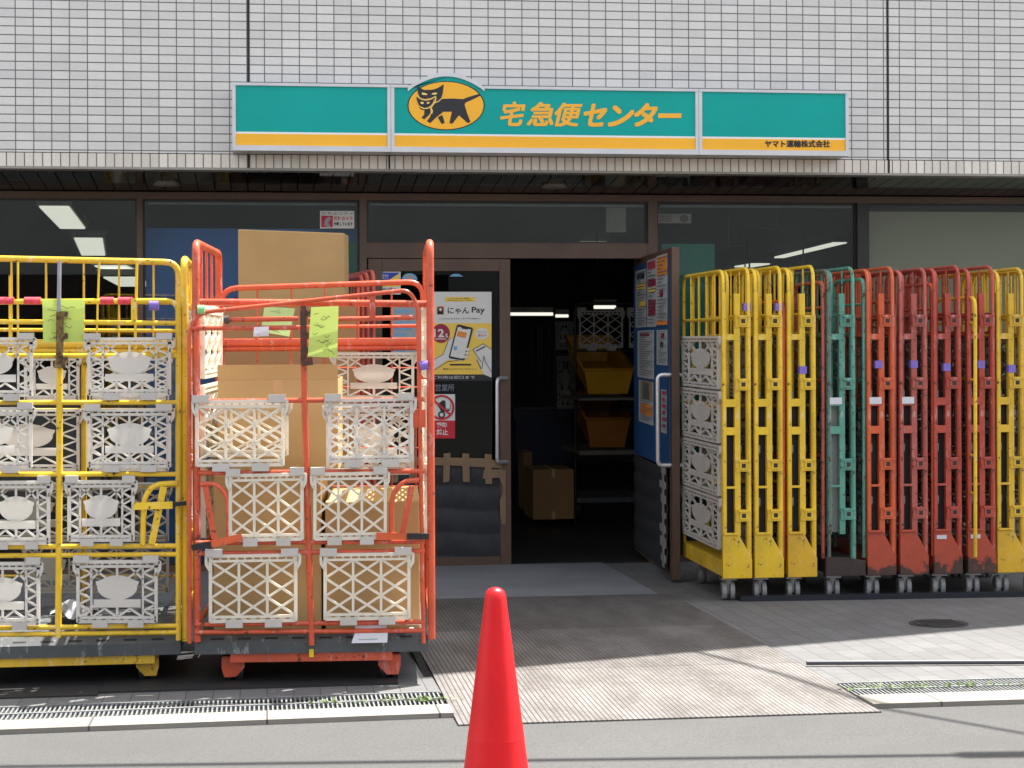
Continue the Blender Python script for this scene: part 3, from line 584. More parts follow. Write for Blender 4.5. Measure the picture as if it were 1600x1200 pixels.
q = MB(); R2(q, L(0), 592, 424, 626, 460, 0); R2(q, L(1), 594, 426, 624, 440, 2); P2(q, L(2), [(604, 440), (624, 440), (624, 427)], 1); R2(q, L(1), 594, 442, 624, 448, 1); text(q, '受付', (596, 428, 607, 436), L(3), 0); text(q, '営業中', (597, 450, 620, 457), L(1), 3); sheet_thing('notice_sticker', q, [PWH, PYEL, PBLU, INK], 'blue and yellow notice sticker at the door glass top behind the red cart', 'sticker', L(0)(592, 460))
q = MB(); P2(q, L(0), ell(640, 436, 12, 9)[::-1], 0); P2(q, L(1), ell(640, 433, 7, 4, 20)[::-1], 1); P2(q, L(1), ell(640, 440, 7, 3, 20)[::-1], 2); sheet_thing('notice_sticker', q, [PSKY, PGRY, PRED], 'small oval pale blue sticker at the door glass top beside the square one', 'sticker', L(0)(640, 445))
q = MB(); R2(q, L(0), 612, 470, 664, 560, 0)
for k in range(9): R2(q, L(1), 616, 476 + k * 9, 650 - (k % 3) * 8, 479 + k * 9, 1)
sheet_thing('poster', q, [PGRY, PSKY], 'grey notice sheet on the door glass seen through the red cart', 'poster', L(0)(612, 560))
q = MB(); P2(q, L(0), [(702, 432), (708, 428), (717, 428), (724, 432)], 0); sheet_thing('notice_sticker', q, [PSKY], 'tiny blue half-round sticker on the dark door glass above the payment poster', 'sticker', L(0)(702, 432))
q = MB(); R2(q, L(0), 500, 329.5, 553.5, 357, 0); R2(q, L(1), 502, 337, 520, 355, 1); P2(q, L(2), [(506, 352), (508, 343), (514, 338), (518, 341), (513, 348), (517, 355), (512, 354)], 2); text(q, 'セキュリティ', (502, 331, 552, 335.5), L(1), 3); text(q, '防犯カメラ', (522, 338, 551, 344.5), L(1), 1, .03); text(q, '作動しています', (522, 347, 551, 353), L(1), 3, .03)
sheet_thing('notice_sticker', q, [PWH, PRED, PGRY, INK], 'white and red security sticker on the pane above the cardboard box', 'sticker', L(0)(500, 357))
q = MB(); R2(q, L(0), 1028, 334, 1080, 349, 0); text(q, '防犯', (1031, 336, 1050, 346), L(1), 1); P2(q, L(1), ell(1069, 341.5, 7, 6, 20)[::-1], 1); sheet_thing('notice_sticker', q, [plain('faded_sticker', (120, 122, 118), .6), plain('faded_sticker_ink', (84, 86, 84), .6)], 'faded grey sticker high on the pane right of the doorway', 'sticker', L(0)(1028, 349))
L2 = layerY(YW + .05)
q = MB(); R2(q, L2(0), 947, 324, 978, 363, 0); sheet_thing('paper_sheet', q, [plain('dull_paper', (150, 148, 138), .7)], 'blank pale sheet in the glass over the doorway', 'sheet', L2(0)(947, 363))
# boards standing behind the panes
mb = MB(); a_ = atY(228, 357, YW + .2); b2 = atY(560, 357, YW + .2); mb.box(a_.x, YW + .18, ZG + .02, b2.x, YW + .2, a_.z, 0); sq = atY(524, 378, YW + .2); mb.box(sq.x, YW + .177, ZG + .02, b2.x, YW + .18, sq.z, 1); sq2 = atY(524, 357, YW + .2); mb.build('x', BLACK) if 0 else None
tag(mb.build('display_board', [BLUEP, GRNP], None, (a_.x, YW + .2, ZG)), 'tall blue board with green corner behind the pane left of the door', 'board')
mb = MB(); mb.box(X(1034, YW + .12), YW + .1, ZG + .02, X(1116, YW + .12), YW + .12, zs(381, YW + .1, 1070)); tag(mb.build('display_board', GRNP, None, (X(1034), YW + .12, ZG)), 'plain green board behind the pane right of the open door', 'board')
# notices on the open door leaf
def onD(k): 
    P0 = dl(.5, 1, .010 + .0015 * k); return lambda px, py: onplane(px, py, P0, nD)
INKG = plain('notice_print', (104, 108, 112), .6)
NWH = plain('notice_paper', (168, 170, 168), .6, .12, 40)
def notice(x0, y0, x1, y1, s0, items, label):
    """y0/y1 at the far edge; s0 = rise of the near edge"""
    k = (y0 - 500) / 500; q = MB()
    def pq(lay): 
        P = onD(lay)
        return lambda u, v: P(x0 + (x1 - x0) * u, (y0 + (y1 - y0) * v) + ((y0 + (y1 - y0) * v) - YH) * .16 * ((x0 + (x1 - x0) * u - 990) / 60))
    ms = [NWH]; R2(q, pq(0), 0, 0, 1, 1, 0)
    items = items + [(.1 + .42 * (i % 2), .12 + .055 * (i // 2), .1 + .42 * (i % 2) + .34 - .08 * ((i * 7) % 3), .12 + .055 * (i // 2) + .018, PGRY) for i in range(0 if len(items) < 4 else 26)][::-1][:0] + [(.08, .03 + .05 * i, .9 - .17 * ((i * 5) % 4), .045 + .05 * i, INKG) for i in range(19)] if len(items) > 3 else items
    for j, (u0, v0, u1, v1, m) in enumerate(items):
        if m not in ms: ms.append(m)
        R2(q, pq(1 + j * .4), u0, v0, u1, v1, ms.index(m))
    sheet_thing('notice', q, ms, label, 'notice', onD(0)(x0, y1), 'notices on the blue door board')
lines = lambda v0, v1, n, m: [(.12, v0 + (v1 - v0) * i / n, .85 - .2 * (i % 2), v0 + (v1 - v0) * (i + .45) / n, m) for i in range(n)]
notice(993, 425, 1010, 512, 0, [(.1, .06, .8, .16, NAVY), (.1, .24, .9, .34, PYEL), (.1, .36, .9, .42, PGRY), (.3, .55, .9, .66, PYEL)] + lines(.7, .98, 5, PGRY), 'tall pale notice with yellow bands at the far top of the blue door board')
notice(1011, 414, 1025, 512, 0, [(.05, .02, .9, .14, PRED), (.05, .3, .95, .4, PMAR), (.1, .42, .9, .48, PYEL), (.1, .6, .9, .84, PMAR)], 'red and white notice with a big red spot on the blue door board')
notice(1025, 412, 1043, 510, 0, [(.05, .02, .95, .3, PORG), (.3, .5, .6, .6, PMAR), (.02, .94, .98, 1, PORG)] + lines(.66, .92, 6, PGRY), 'notice with orange head at the near top of the blue door board')
notice(996, 517, 1022, 588, 0, [(.15, .06, .7, .12, PMAR)] + lines(.18, .8, 7, PGRY), 'wide pale sheet in the middle of the blue door board')
notice(1026, 517, 1043, 566, 0, [(.4, .1, .7, .25, PMAR), (.3, .35, .6, .5, INK)] + lines(.6, .95, 4, PGRY), 'small pale notice with dark picture near the middle of the blue door board')
notice(998, 592, 1021, 655, 0, [(.15, .0, .9, .45, CARD2), (.3, .05, .7, .42, GRN), (.1, .55, .9, .8, PORG)] + lines(.84, .98, 2, PGRY), 'lowest pale sheet with a bottle picture on the blue door board')
notice(1033, 600, 1042, 660, 0, lines(.05, .95, 6, PRED), 'narrow sheet of red writing behind the chrome door handle')

# ================================================================== CART BUILDING BLOCKS
class Frame:
    def __init__(s, gpx, gpy, vpx):
        s.o = G(gpx, gpy); uy = fwd + rt0 * ((vpx - 800) / F); uy.z = 0; s.uy = uy.normalized(); s.ux = V((s.uy.y, -s.uy.x, 0)); s.n = -s.uy
    def p(s, px, py, d=0.0): return onplane(px, py, s.o + s.uy * d, s.uy)
    def x(s, px, d=0.0): return (s.p(px, 700, d) - s.o).dot(s.ux)
    def z(s, py, px=500, d=0.0): return s.p(px, py, d).z - s.o.z
    def l(s, x, d, z): return s.o + s.ux * x + s.uy * d + V((0, 0, z))
def panel(fn, n, kindp, mat, clipmat, parent, clips=True, name='mesh_panel'):
    """clip-on plastic lattice panel. fn(u, v): u right, v down in 0..1"""
    mb = MB()
    def s_(a, b, w_=.0072, t=.012): mb.bar(fn(*a), fn(*b), w_, t, n)
    for a, b in (((0, 0), (0, 1)), ((1, 0), (1, 1))): s_(a, b, .012, .02)
    s_((-.05, .01), (1.05, .01), .012, .02); s_((-.02, .085), (1.02, .085), .009, .02); s_((0, .925), (1, .925), .009, .02); s_((0, .99), (1, .99), .012, .02)
    for k in range(11): s_((.02 + .096 * k, .02), (.02 + .096 * k, .08), .008, .012)
    for k in range(9): s_((.04 + .115 * k, .93), (.04 + .115 * k, .98), .02, .012)
    for sg in (0, 1):
        e = -.05 if sg == 0 else 1.05; i_ = 0 if sg == 0 else 1
        s_((e, .0), (e, .13), .010, .02); s_((e, .13), (i_, .24), .010, .02); s_((e, .085), (i_, .16), .007, .012)
    if kindp == 'X':
        for c in range(1, 3): s_((c / 3, .09), (c / 3, .92), .0095)
        for c in range(3):
            for r in range(3):
                v0, v1 = .09 + .83 * r / 3, .09 + .83 * (r + 1) / 3
                s_((c / 3, v0), ((c + 1) / 3, v1), .0085); s_(((c + 1) / 3, v0), (c / 3, v1), .0085, .0122)
    else:
        for u in (.17, .83): s_((u, .09), (u, .92))
        for k in range(4):
            v0 = .09 + .83 * k / 4; h = .83 / 4
            for a, b in ((0, .17), (1, .83)): s_((a, v0), (b, v0 + h / 2)); s_((b, v0 + h / 2), (a, v0 + h), .0072, .0122)
        s_((.5, .09), (.5, .3), .008); s_((.5, .76), (.5, .92), .008)
        for a, b in (((.17, .09), (.38, .3)), ((.83, .09), (.62, .3)), ((.34, .09), (.17, .3)), ((.66, .09), (.83, .3)), ((.17, .92), (.34, .78)), ((.34, .78), (.5, .92)), ((.5, .92), (.66, .78)), ((.66, .78), (.83, .92))): s_(a, b)
        pts = []
        for a in range(44):
            an = a / 44 * 6.2832; k = 1 + .2 * (math.exp(-((math.degrees(an) - 203) / 9) ** 2) + math.exp(-((math.degrees(an) - 337) / 9) ** 2)); pts.append(fn(.5 + .255 * k * math.cos(an), .435 + .2 * k * math.sin(an)))
        mb.prism([V(q) - V(n) * .004 for q in pts], V(n) * .006)
        q = [fn(.2, .63), fn(.42, .63), fn(.42, .6), fn(.58, .6), fn(.58, .63), fn(.8, .63), fn(.8, .76), fn(.2, .76)]
        mb.prism([V(a) - V(n) * .003 for a in q], V(n) * .006)
    po = mb.build(name, mat, parent)
    if clips:
        for u, v in ((.04, -.035), (.93, -.035), (.28, 1.03), (.74, 1.03)):
            c = MB(); a, b, cc, d = (V(fn(u + du, v + dv)) for du, dv in ((-.1, -.06), (.1, -.06), (.1, .055), (-.1, .055))); nn = V(n)
            c.prism([q + nn * .016 for q in (a, b, cc, d)], nn * -.034); c.build('clip', clipmat, po)
    return po
def pxfn(fr, x0, y0, x1, y1, d=0.0, skew=0.0):
    a, b, c, e = fr.p(x0, y0, d), fr.p(x1, y0 + skew, d), fr.p(x0, y1, d), fr.p(x1, y1 + skew, d)
    return lambda u, v: (a * (1 - u) + b * u) * (1 - v) + (c * (1 - u) + e * u) * v
def twin_caster(parent, c, r, paintm, fx, wheelm=TYRE, bracket=None):
    """c = ground point; fx = axle direction"""
    b = MB(); fx = V(fx).normalized(); fy = V((-fx.y, fx.x, 0)); top = r * 2 + .012
    if bracket: b.prism([c + fx * x_ + V((0, 0, z_)) - fy * .045 for x_, z_ in bracket], fy * .008); b.obox(c - fx * .04 - fy * .04 + V((0, 0, r * 2 + .003)), fx * .08, fy * .08, (0, 0, .02))
    else:
        b.obox(c - fx * .04 - fy * .05 + V((0, 0, top)), fx * .08, fy * .1, (0, 0, .012)); b.cyl(c + V((0, 0, top - .02)), c + V((0, 0, top + .002)), .022, 12)
    b.obox(c - fx * .006 - fy * .02 + V((0, 0, r * .7)), fx * .012, fy * .04, (0, 0, top - r * .7))
    co = b.build('caster', paintm, parent)
    wv = MB()
    for s_ in (-1, 1):
        a = c + fx * (s_ * .021 - .011) + V((0, 0, r)); wv.cyl(a, a + fx * .022, r, 22, 0); wv.cyl(a - fx * .003, a + fx * .025, r * .55, 14, 1)
    wv.build('wheel', [wheelm, STEEL], co); return co
def vbars(mb, fn, ds, z0, z1, r=.0045):
    for d in ds: mb.tube([fn(d, z0), fn(d, z1)], r, 6)
def deck(parent, fr, x0, x1, d0, d1, z0, z1):
    mb = MB(); L_ = fr.l; b = .03
    lo = [L_(x0, d0, z0), L_(x1, d0, z0), L_(x1, d1, z0), L_(x0, d1, z0)]; mid = [L_(x0, d0, z1 - .025), L_(x1, d0, z1 - .025), L_(x1, d1, z1 - .025), L_(x0, d1, z1 - .025)]
    hi = [L_(x0 + .01, d0 + b, z1), L_(x1 - .01, d0 + b, z1), L_(x1 - .01, d1, z1), L_(x0 + .01, d1, z1)]
    mb.add(lo + mid + hi, [(3, 2, 1, 0), (0, 1, 5, 4), (1, 2, 6, 5), (2, 3, 7, 6), (3, 0, 4, 7), (4, 5, 9, 8), (5, 6, 10, 9), (6, 7, 11, 10), (7, 4, 8, 11), (8, 9, 10, 11)])
    rj = random.Random(int(x0 * 100)); nx = 13
    for j in range(7):
        for i in range(nx):
            if rj.random() < .72:
                xx = x0 + .05 + (x1 - x0 - .1) * (i + .15 + .3 * (j % 2)) / nx; dd = d0 + .06 + (d1 - d0 - .1) * j / 7
                mb.poly([L_(xx, dd, z1 + .002), L_(xx + .035, dd, z1 + .002), L_(xx + .035, dd + .012, z1 + .002), L_(xx, dd + .012, z1 + .002)], 1)
    for i in range(8): xx = x0 + .06 + (x1 - x0 - .12) * i / 7.5; mb.poly([L_(xx, d0 + .008, z1 - .0185), L_(xx + .05, d0 + .008, z1 - .0185), L_(xx + .05, d0 + .018, z1 - .0095), L_(xx, d0 + .018, z1 - .0095)], 1)
    return mb.build('deck', [DECK, DECKH], parent)
def carton(name_label, o, a, b, c, mat=CARD, open_top=False, seam=True, group='cardboard boxes in and behind the red cart', tapeside=0):
    """box from corner o with edge vectors a (width), b (depth), c (height)"""
    o, a, b, c = V(o), V(a), V(b), V(c); t = thing('cardboard_box', o + a * .5 + b * .5, name_label, 'box', group)
    m = MB(); e = .004
    if not open_top: m.obox(o, a, b, c)
    else:
        au, bu = a.normalized() * e, b.normalized() * e
        m.obox(o, a, bu, c); m.obox(o + b - bu, a, bu, c); m.obox(o + bu, au, b - bu * 2, c); m.obox(o + a - au + bu, au, b - bu * 2, c); m.obox(o + au + bu, a - au * 2, b - bu * 2, V((0, 0, .01)))
    m.build('box_body', mat, t, bevel=.006)
    if seam:
        n = b.normalized(); 
        for z_ in (0, .84): q = MB(); q.obox(o + a * .46 - n * .0012 + c * z_, a * .08, n * .001, c * .16); q.build('tape', TAPE, t)
        if not open_top: q = MB(); q.obox(o + a * .46 + c + V((0, 0, .0004)) - n * .001, a * .08, b, V((0, 0, .001))); q.build('tape', TAPE, t)
    if open_top:
        f = MB(); f.hexa([o + c, o + a + c, o + a + c * 1.0 - b.normalized() * .02 + V((0, 0, .06)), o + c - b.normalized() * .02 + V((0, 0, .06))] + [q_ + b.normalized() * .004 for q_ in (o + c, o + a + c, o + a + c - b.normalized() * .02 + V((0, 0, .06)), o + c - b.normalized() * .02 + V((0, 0, .06)))]); f.build('flap', mat, t)
    return t
def paper_tag(fr, corners, d, mat, label, cat='paper', marks=6, name='paper_slip', curl=.012):
    """hanging sheet: corners = (tl, tr, br, bl) px"""
    tl, tr, br, bl = (fr.p(*q, d) for q in corners); mb = MB(); nu, nv = 6, 8
    def pt(u, v, o=0): return (tl * (1 - u) + tr * u) * (1 - v) + (bl * (1 - u) + br * u) * v + fr.n * (curl * math.sin(v * 2.6 + u * 1.3) * v + o)
    g = [[pt(i / nu, j / nv) for i in range(nu + 1)] for j in range(nv + 1)]
    for j in range(nv):
        for i in range(nu): mb.add([g[j][i], g[j + 1][i], g[j + 1][i + 1], g[j][i + 1]], [(0, 1, 2, 3)], 0, True)
    r = random.Random(marks * 7 + int(corners[0][0]))
    for k in range(marks):
        u0, v0 = r.uniform(.1, .6), r.uniform(.08, .9); pts = [(u0, v0)]
        for q in range(4): pts.append((min(.95, pts[-1][0] + r.uniform(-.02, .14)), min(.97, max(.03, pts[-1][1] + r.uniform(-.06, .06)))))
        for (a, b), (c, e) in zip(pts, pts[1:]):
            w_ = .005; mb.poly([pt(a, b - w_, .0015), pt(a, b + w_, .0015), pt(c, e + w_, .0015), pt(c, e - w_, .0015)], 1)
    return tag(mb.build(name, [mat, INK], None, tl), label, cat)
def wrap(parent, name, mat, a, b, r=.017): mb = MB(); mb.tube([a, b], r, 10); return mb.build(name, mat, parent)

# ================================================================== RED LOADED CART
fr = Frame(486, 1075, 620); D = .92
t = thing('cage_cart', fr.o, 'orange-red loaded cage cart with cream lattice panels and cardboard boxes inside', 'cage cart', 'loaded cage carts left of the doorway')
xL, xR = fr.x(307), fr.x(673); L_ = fr.l; HT = fr.z(379, 307)
zd0, zd1 = fr.z(1020), fr.z(992)
deck(t, fr, fr.x(303), fr.x(668), 0, D, zd0, zd1)
mb = MB()
for d_ in (.015, D - .1): mb.obox(L_(fr.x(358), d_, zd0 - .035), fr.ux * (fr.x(612) - fr.x(358)), fr.uy * .05, (0, 0, .034))
for xx in (fr.x(358), fr.x(600)): mb.obox(L_(xx, .15, zd0 - .03), fr.ux * .035, fr.uy * (D - .3), (0, 0, .028))
mb.build('under_frame', RED, t)
for px in (360, 607):
    for d_ in (.12, D - .12):
        sg = -1 if px < 480 else 1
        br = [(-.044, .03 + .03), (-.022 + .012 * sg, .024), (.022 + .012 * sg, .024), (.044, .06), (.044, zd0 - .036), (-.044, zd0 - .036)]
        c = L_(fr.x(px), d_, 0) ; c.z = gz(c.y) + .012; twin_caster(t, c, .04, RED, fr.ux, RUB, br)
def sidepanel(t, fr, x, D, H, mat, inner, zdeck, kindp='X', flip=1, mats=WHP2, nb=(.22, .44, .66)):
    f = lambda d, z: fr.l(x, d, z); m = MB()
    m.tube(fillet([f(0, zdeck - .02), f(0, H), f(D, H), f(D, zdeck - .02)], .06), .0155, 10)
    for z_ in inner: m.tube([f(0, z_), f(D, z_)], .011, 8)
    vbars(m, f, [D * q for q in nb], inner[-1], H, .007)
    for d_ in (.03, D - .03): m.tube([f(d_, zdeck), f(d_, inner[-1])], .008, 6)
    so = m.build('side_panel', mat, t)
    zz = [zdeck + .06, zdeck + .37, zdeck + .68, zdeck + .99]
    for z_ in zz[1:4]:
        fn = lambda u, v, z_=z_: f(.1 + (D - .2) * u, z_ + .28 - .28 * v) + fr.ux * (.014 * flip); panel(fn, fr.ux * flip, kindp, mats, CLIP, so, False)
    return so
rin = [zd1 + .05, fr.z(860), fr.z(740), fr.z(540), fr.z(471)]
sidepanel(t, fr, xL, D, HT, RED, rin, zd1, flip=1); sidepanel(t, fr, xR, D, HT, RED, rin, zd1, flip=-1)
# rear panel
m = MB(); q = lambda px, py: fr.p(px, py, D)
m.tube(fillet([q(346, 560), q(346, 451), q(661, 440), q(661, 560)], .07), .0125, 10)
m.tube([q(346, 536), q(661, 534)], .018, 8); m.tube([q(346, 545), q(661, 543)], .012, 8); m.tube([q(346, 512), q(661, 509)], .008, 6)
for px in (402, 455, 507, 560, 612): m.tube([q(px, 449), q(px, 620)], .0045, 6)
for py in (575, 605, 640, 700, 760, 830, 900): m.tube([q(346, py), q(661, py)], .0038, 6)
for px in (360, 402, 455, 507, 560, 612, 650): m.tube([q(px, 620), q(px, 930)], .0038, 6)
m.tube([q(346, 560), q(346, 960)], .013, 8); m.tube([q(661, 560), q(661, 960)], .013, 8)
RP = m.build('rear_panel', RED, t)
panel(pxfn(fr, 523, 552, 645, 625, D - .02), fr.n, 'E', WHP, CLIP, RP, False); panel(pxfn(fr, 523, 640, 645, 735, D - .02), fr.n, 'E', WHP, CLIP, RP, False)
# top brace between the sides
m = MB(); m.tube([L_(xL, .06, fr.z(471)), fr.p(480, 473, .06), L_(xR, .06, fr.z(475))], .0135, 10); m.build('top_brace', RED, t)
# front gate
g = lambda px, py, d=-.015: fr.p(px, py, d)
m = MB(); m.tube(fillet([g(296, 1005), g(296, 490), g(640, 453), g(653, 480), g(662, 1005)], .09, 8), .0085, 10)
for py0, py1, x0, x1 in ((500, 498, 352, 466), (500, 496, 482, 648), (513, 512, 300, 466), (627, 624, 308, 664), (739, 736, 310, 664), (848, 846, 305, 664), (865, 861, 305, 664), (976, 972, 305, 664), (988, 985, 305, 664)): m.tube([g(x0, py0), g(x1, py1)], .0095, 8)
m.tube([g(475, 560), g(476, 640), g(481, 800), g(487, 1008)], .012, 8)
m.bar(g(582, 463, -.025), g(582, 500, -.025), .022, .01, fr.n); m.bar(g(655, 640), g(655, 668), .05, .01, fr.n); 
FG = m.build('front_gate', RED, t)
m = MB(); m.bar(g(474, 478, -.03), g(475, 562, -.03), .024, .03, fr.n); m.bar(g(470, 566, -.035), g(489, 564, -.035), .03, .03, fr.n)
for py in (490, 525, 548): m.bar(g(479, py, -.04), g(487, py, -.04), .025, .02, fr.n)
m.build('latch', paint('latch_rust', (112, 52, 40), .5), FG)
for pts in ([(313, 757), (338, 755), (356, 775), (357, 842)], [(655, 750), (628, 752), (612, 775), (612, 842)]):
    m = MB(); m.tube(fillet([g(*p_, -.03) for p_ in pts], .05), .0095, 8); e_ = pts[0][0]
    m.bar(g(e_ + (8 if e_ < 400 else -12), 760, -.03), g(e_ + (22 if e_ < 400 else -28), 842, -.03), .022, .012, fr.n); m.build('handle', RED, FG)
for a_, b_, c_ in (((300, 856), (330, 850), (378, 839)), ((670, 838), (636, 838), (588, 838))):
    m = MB(); m.bar(g(*b_, -.045), g(*c_, -.045), .027, .014, fr.n, 0); m.bar(g(*a_, -.047), g(*b_, -.047), .023, .02, fr.n, 1); m.build('latch_bar', [ORG, RUB], FG)
rows = [((308, 627, 442, 728), 'X', WHP2, -1), ((515, 625, 643, 722), 'X', WHP, -2), ((360, 742, 472, 845), 'X', WHP2, -2), ((492, 740, 602, 843), 'X', WHP2, -2), ((329, 868, 462, 972), 'X', WHP2, -2), ((508, 866, 639, 968), 'X', WHP2, -2)]
for b_, k_, m_, sk in rows: panel(pxfn(fr, *b_, -.03, sk), fr.n, k_, m_, CLIP, FG)
panel(pxfn(fr, 512, 634, 640, 742, .05, -2), fr.n, 'X', WHP, CLIP, FG, False)
panel(pxfn(fr, 318, 630, 448, 712, .04, -1), fr.n, 'X', WHP2, CLIP, FG, False)
for nm, mt, a_, b_, r_ in (('marker_tape', GTAPE, (309, 484, -.02), (320, 484, -.02), .018), ('marker_tape', PURP, (656, 572, -.03), (669, 570, -.03), .018), ('marker_tape', plain('grey_clamp', (70, 66, 66), .5), (350, 500, -.03), (358, 499, -.03), .016)): wrap(t, nm, mt, fr.p(*a_), fr.p(*b_), r_)
mb = MB(); mb.bar(L_(fr.x(482), -.004, zd0 + .0), L_(fr.x(489), -.004, zd0 + .0), .03, .008, fr.n); mb.build('label_mark', plain('yellow_mark', (226, 200, 40), .5), t)
# boxes
def bx(px0, px1, py0, py1, d0, d1, label, mat=CARD, **k):
    o = fr.p(px0, py1, d0); a = fr.p(px1, py1, d0) - o; c = V((0, 0, fr.p(px0, py0, d0).z - o.z)); return carton(label, o, a, fr.uy * (d1 - d0), c, mat, **k)
zpk = fr.p(400, 978, .12).z
def bxz(px0, px1, z0, py0, d0, d1, label, mat=CARD, **k):
    a0, a1 = fr.p(px0, 800, d0), fr.p(px1, 800, d0); o = V((a0.x, a0.y, z0)); return carton(label, o, V((a1.x - a0.x, a1.y - a0.y, 0)), fr.uy * (d1 - d0), V((0, 0, fr.p(px0, py0, d0).z - z0)), mat, **k)
zdk = fr.o.z + zd1 + .003
bxz(333, 502, zdk, 742, .10, .80, 'cardboard box at the lower left behind the lattice of the red cart', tapeside=0, seam=True)
bxz(508, 656, zdk, 784, .09, .84, 'cardboard box with sunlit top edge at the lower right of the red cart', seam=False)
ztop = fr.p(333, 742, .10).z + .002
bxz(341, 529, ztop, 594, .18, .80, 'open-topped cardboard box stacked high on the left of the red cart', open_top=True)
# papers
paper_tag(fr, ((486, 480), (529, 478), (527, 559), (481, 557)), -.055, GTAG, 'lime green handwritten slip on the red cart front beside its latch', 'paper slip', 12)
paper_tag(fr, ((413, 479), (461, 482), (452, 526), (408, 518)), .5, plain('pale_green_paper', (170, 200, 140), .7, trans=.3), 'dull green slip hanging inside the red cart behind the front rails', 'paper slip', 6)
paper_tag(fr, ((397, 511), (420, 510), (420, 525), (396, 526)), -.04, PAPER, 'small white paper scrap stuck on the red cart upper rail', 'paper scrap', 3)
# white sheet slid out over the deck edge
mb = MB(); a, b, c, d_ = fr.p(554, 990, -.02), fr.p(606, 988, -.02), fr.p(605, 1004, -.035), fr.p(549, 1005, -.035); e, f = fr.p(556, 963, .02), fr.p(600, 962, .02)
mb.poly([e, a, b, f]); mb.poly([a, d_, c, b]); mb.poly([V(x_) + fr.n * .002 for x_ in (fr.p(560, 1000, -.03), fr.p(590, 999, -.03), fr.p(590, 997.5, -.03), fr.p(560, 998.5, -.03))], 1)
tag(mb.build('paper_sheet', [PAPER, PGRY], None, a), 'white paper sheet hanging over the red cart deck edge', 'paper sheet')
mb = MB(); rj = random.Random(4); q_ = [fr.l(fr.x(px), .04 + rj.uniform(0, .03), zd1 + .006 + rj.uniform(0, .012)) for px in (618, 626, 634, 642, 650, 660)]; q2 = [fr.l(fr.x(px), .0, zd1 + .002 + rj.uniform(0, .008)) for px in (620, 628, 636, 644, 652, 664)]
for i in range(5): mb.add([q2[i], q2[i + 1], q_[i + 1], q_[i]], [(0, 1, 2, 3)])
tag(mb.build('plastic_scrap', PAPER, None, q2[0]), 'crumpled white plastic scrap at the red cart deck corner', 'scrap')
RFR = fr
def hframe(x0, y0, x1, y1, Y, label):
    m = MB(); q = [atY(x0, y1, Y), atY(x0, y0, Y), atY(x1, y0, Y), atY(x1, y1, Y)]; m.tube(q, .008, 6); a = atY((x0 + x1) / 2, y0, Y); m.tube([a, V((a.x, a.y, 2.36))], .004, 6); tag(m.build('hanging_frame', CHROME, None, q[0]), label, 'sign frame')
hframe(1171, 356, 1255, 440, 14.5, 'thin pale frame hanging from the shop ceiling by the long lamp')
hframe(1113, 384, 1164, 440, 15.5, 'smaller thin frame hanging inside beside the green board')
# ------------------------------------------------------------------ things standing behind the red cart
Yb = 9.0
a0, a1 = atY(350, 600, Yb), atY(556, 600, Yb); zb = gz(Yb) + .014
carton('tall dark cardboard box standing behind the red cart', (a0.x, Yb, zb), (a1.x - a0.x, -.02, 0), (.03, .5, 0), (0, 0, atY(450, 470, Yb).z - zb), CARD2, seam=False)
zc = atY(450, 470, Yb).z + .003; a0, a1 = atY(372, 460, Yb + .03), atY(536, 460, Yb + .03); hh = atY(372, 358, Yb + .03).z - zc
tt = carton('large plain cardboard box standing highest of all behind the red cart', (a0.x, Yb + .03, zc), (a1.x - a0.x + .02, .3, 0), (.03, .2, 0), (0, 0, hh), CARD3, seam=False)
# ================================================================== YELLOW LOADED CART
fr = Frame(232, 1075, 415); L_ = fr.l
t = thing('cage_cart', fr.o, 'yellow cage cart with white disc-patterned lattice panels, partly out of frame', 'cage cart', 'loaded cage carts left of the doorway')
xL, xR = fr.x(-92), fr.x(285); D = .92; HT = fr.z(405, 290); zd0, zd1 = fr.z(1026, 140), fr.z(997, 140)
deck(t, fr, fr.x(-96), fr.x(281), 0, D, zd0, zd1)
mb = MB()
for d_ in (.015, D - .1): mb.obox(L_(fr.x(-45), d_, zd0 - .035), fr.ux * (fr.x(240) - fr.x(-45)), fr.uy * .05, (0, 0, .034))
for xx in (fr.x(-45), fr.x(225)): mb.obox(L_(xx, .15, zd0 - .03), fr.ux * .035, fr.uy * (D - .3), (0, 0, .028))
mb.build('under_frame', YELD, t)
for px in (-40, 227):
    for d_ in (.12, D - .12):
        sg = -1 if px < 80 else 1; br = [(-.044, .03 + .03), (-.022 + .012 * sg, .024), (.022 + .012 * sg, .024), (.044, .06), (.044, zd0 - .036), (-.044, zd0 - .036)]
        c = L_(fr.x(px), d_, 0); c.z = gz(c.y) + .012; twin_caster(t, c, .04, YELD, fr.ux, RUB, br)
rin = [zd1 + .05, fr.z(860), fr.z(740), fr.z(545), fr.z(475)]
sidepanel(t, fr, xR + .01, D, HT, YEL, rin, zd1, 'X', -1, WHP); sidepanel(t, fr, xL, D, HT, YEL, rin, zd1, 'X', 1, WHP)
m = MB(); q = lambda px, py: fr.p(px, py, D)
m.tube(fillet([q(-52, 960), q(-52, 403), q(279, 410), q(279, 960)], .06), .0145, 10)
m.tube([q(-52, 537), q(279, 539)], .02, 8); m.tube([q(-52, 547), q(279, 550)], .014, 8); m.tube([q(-52, 515), q(279, 517)], .008, 6); m.tube([q(-52, 471), q(279, 473)], .009, 8)
for px in (18, 72, 131, 186, 240): m.tube([q(px, 408), q(px, 545)], .0052, 6)
for px in (-30, 131): m.tube([q(px, 540), q(px, 950)], .013, 8)
for py in (640, 760, 900): m.tube([q(-52, py), q(279, py)], .006, 6)
RP = m.build('rear_panel', YELD, t)
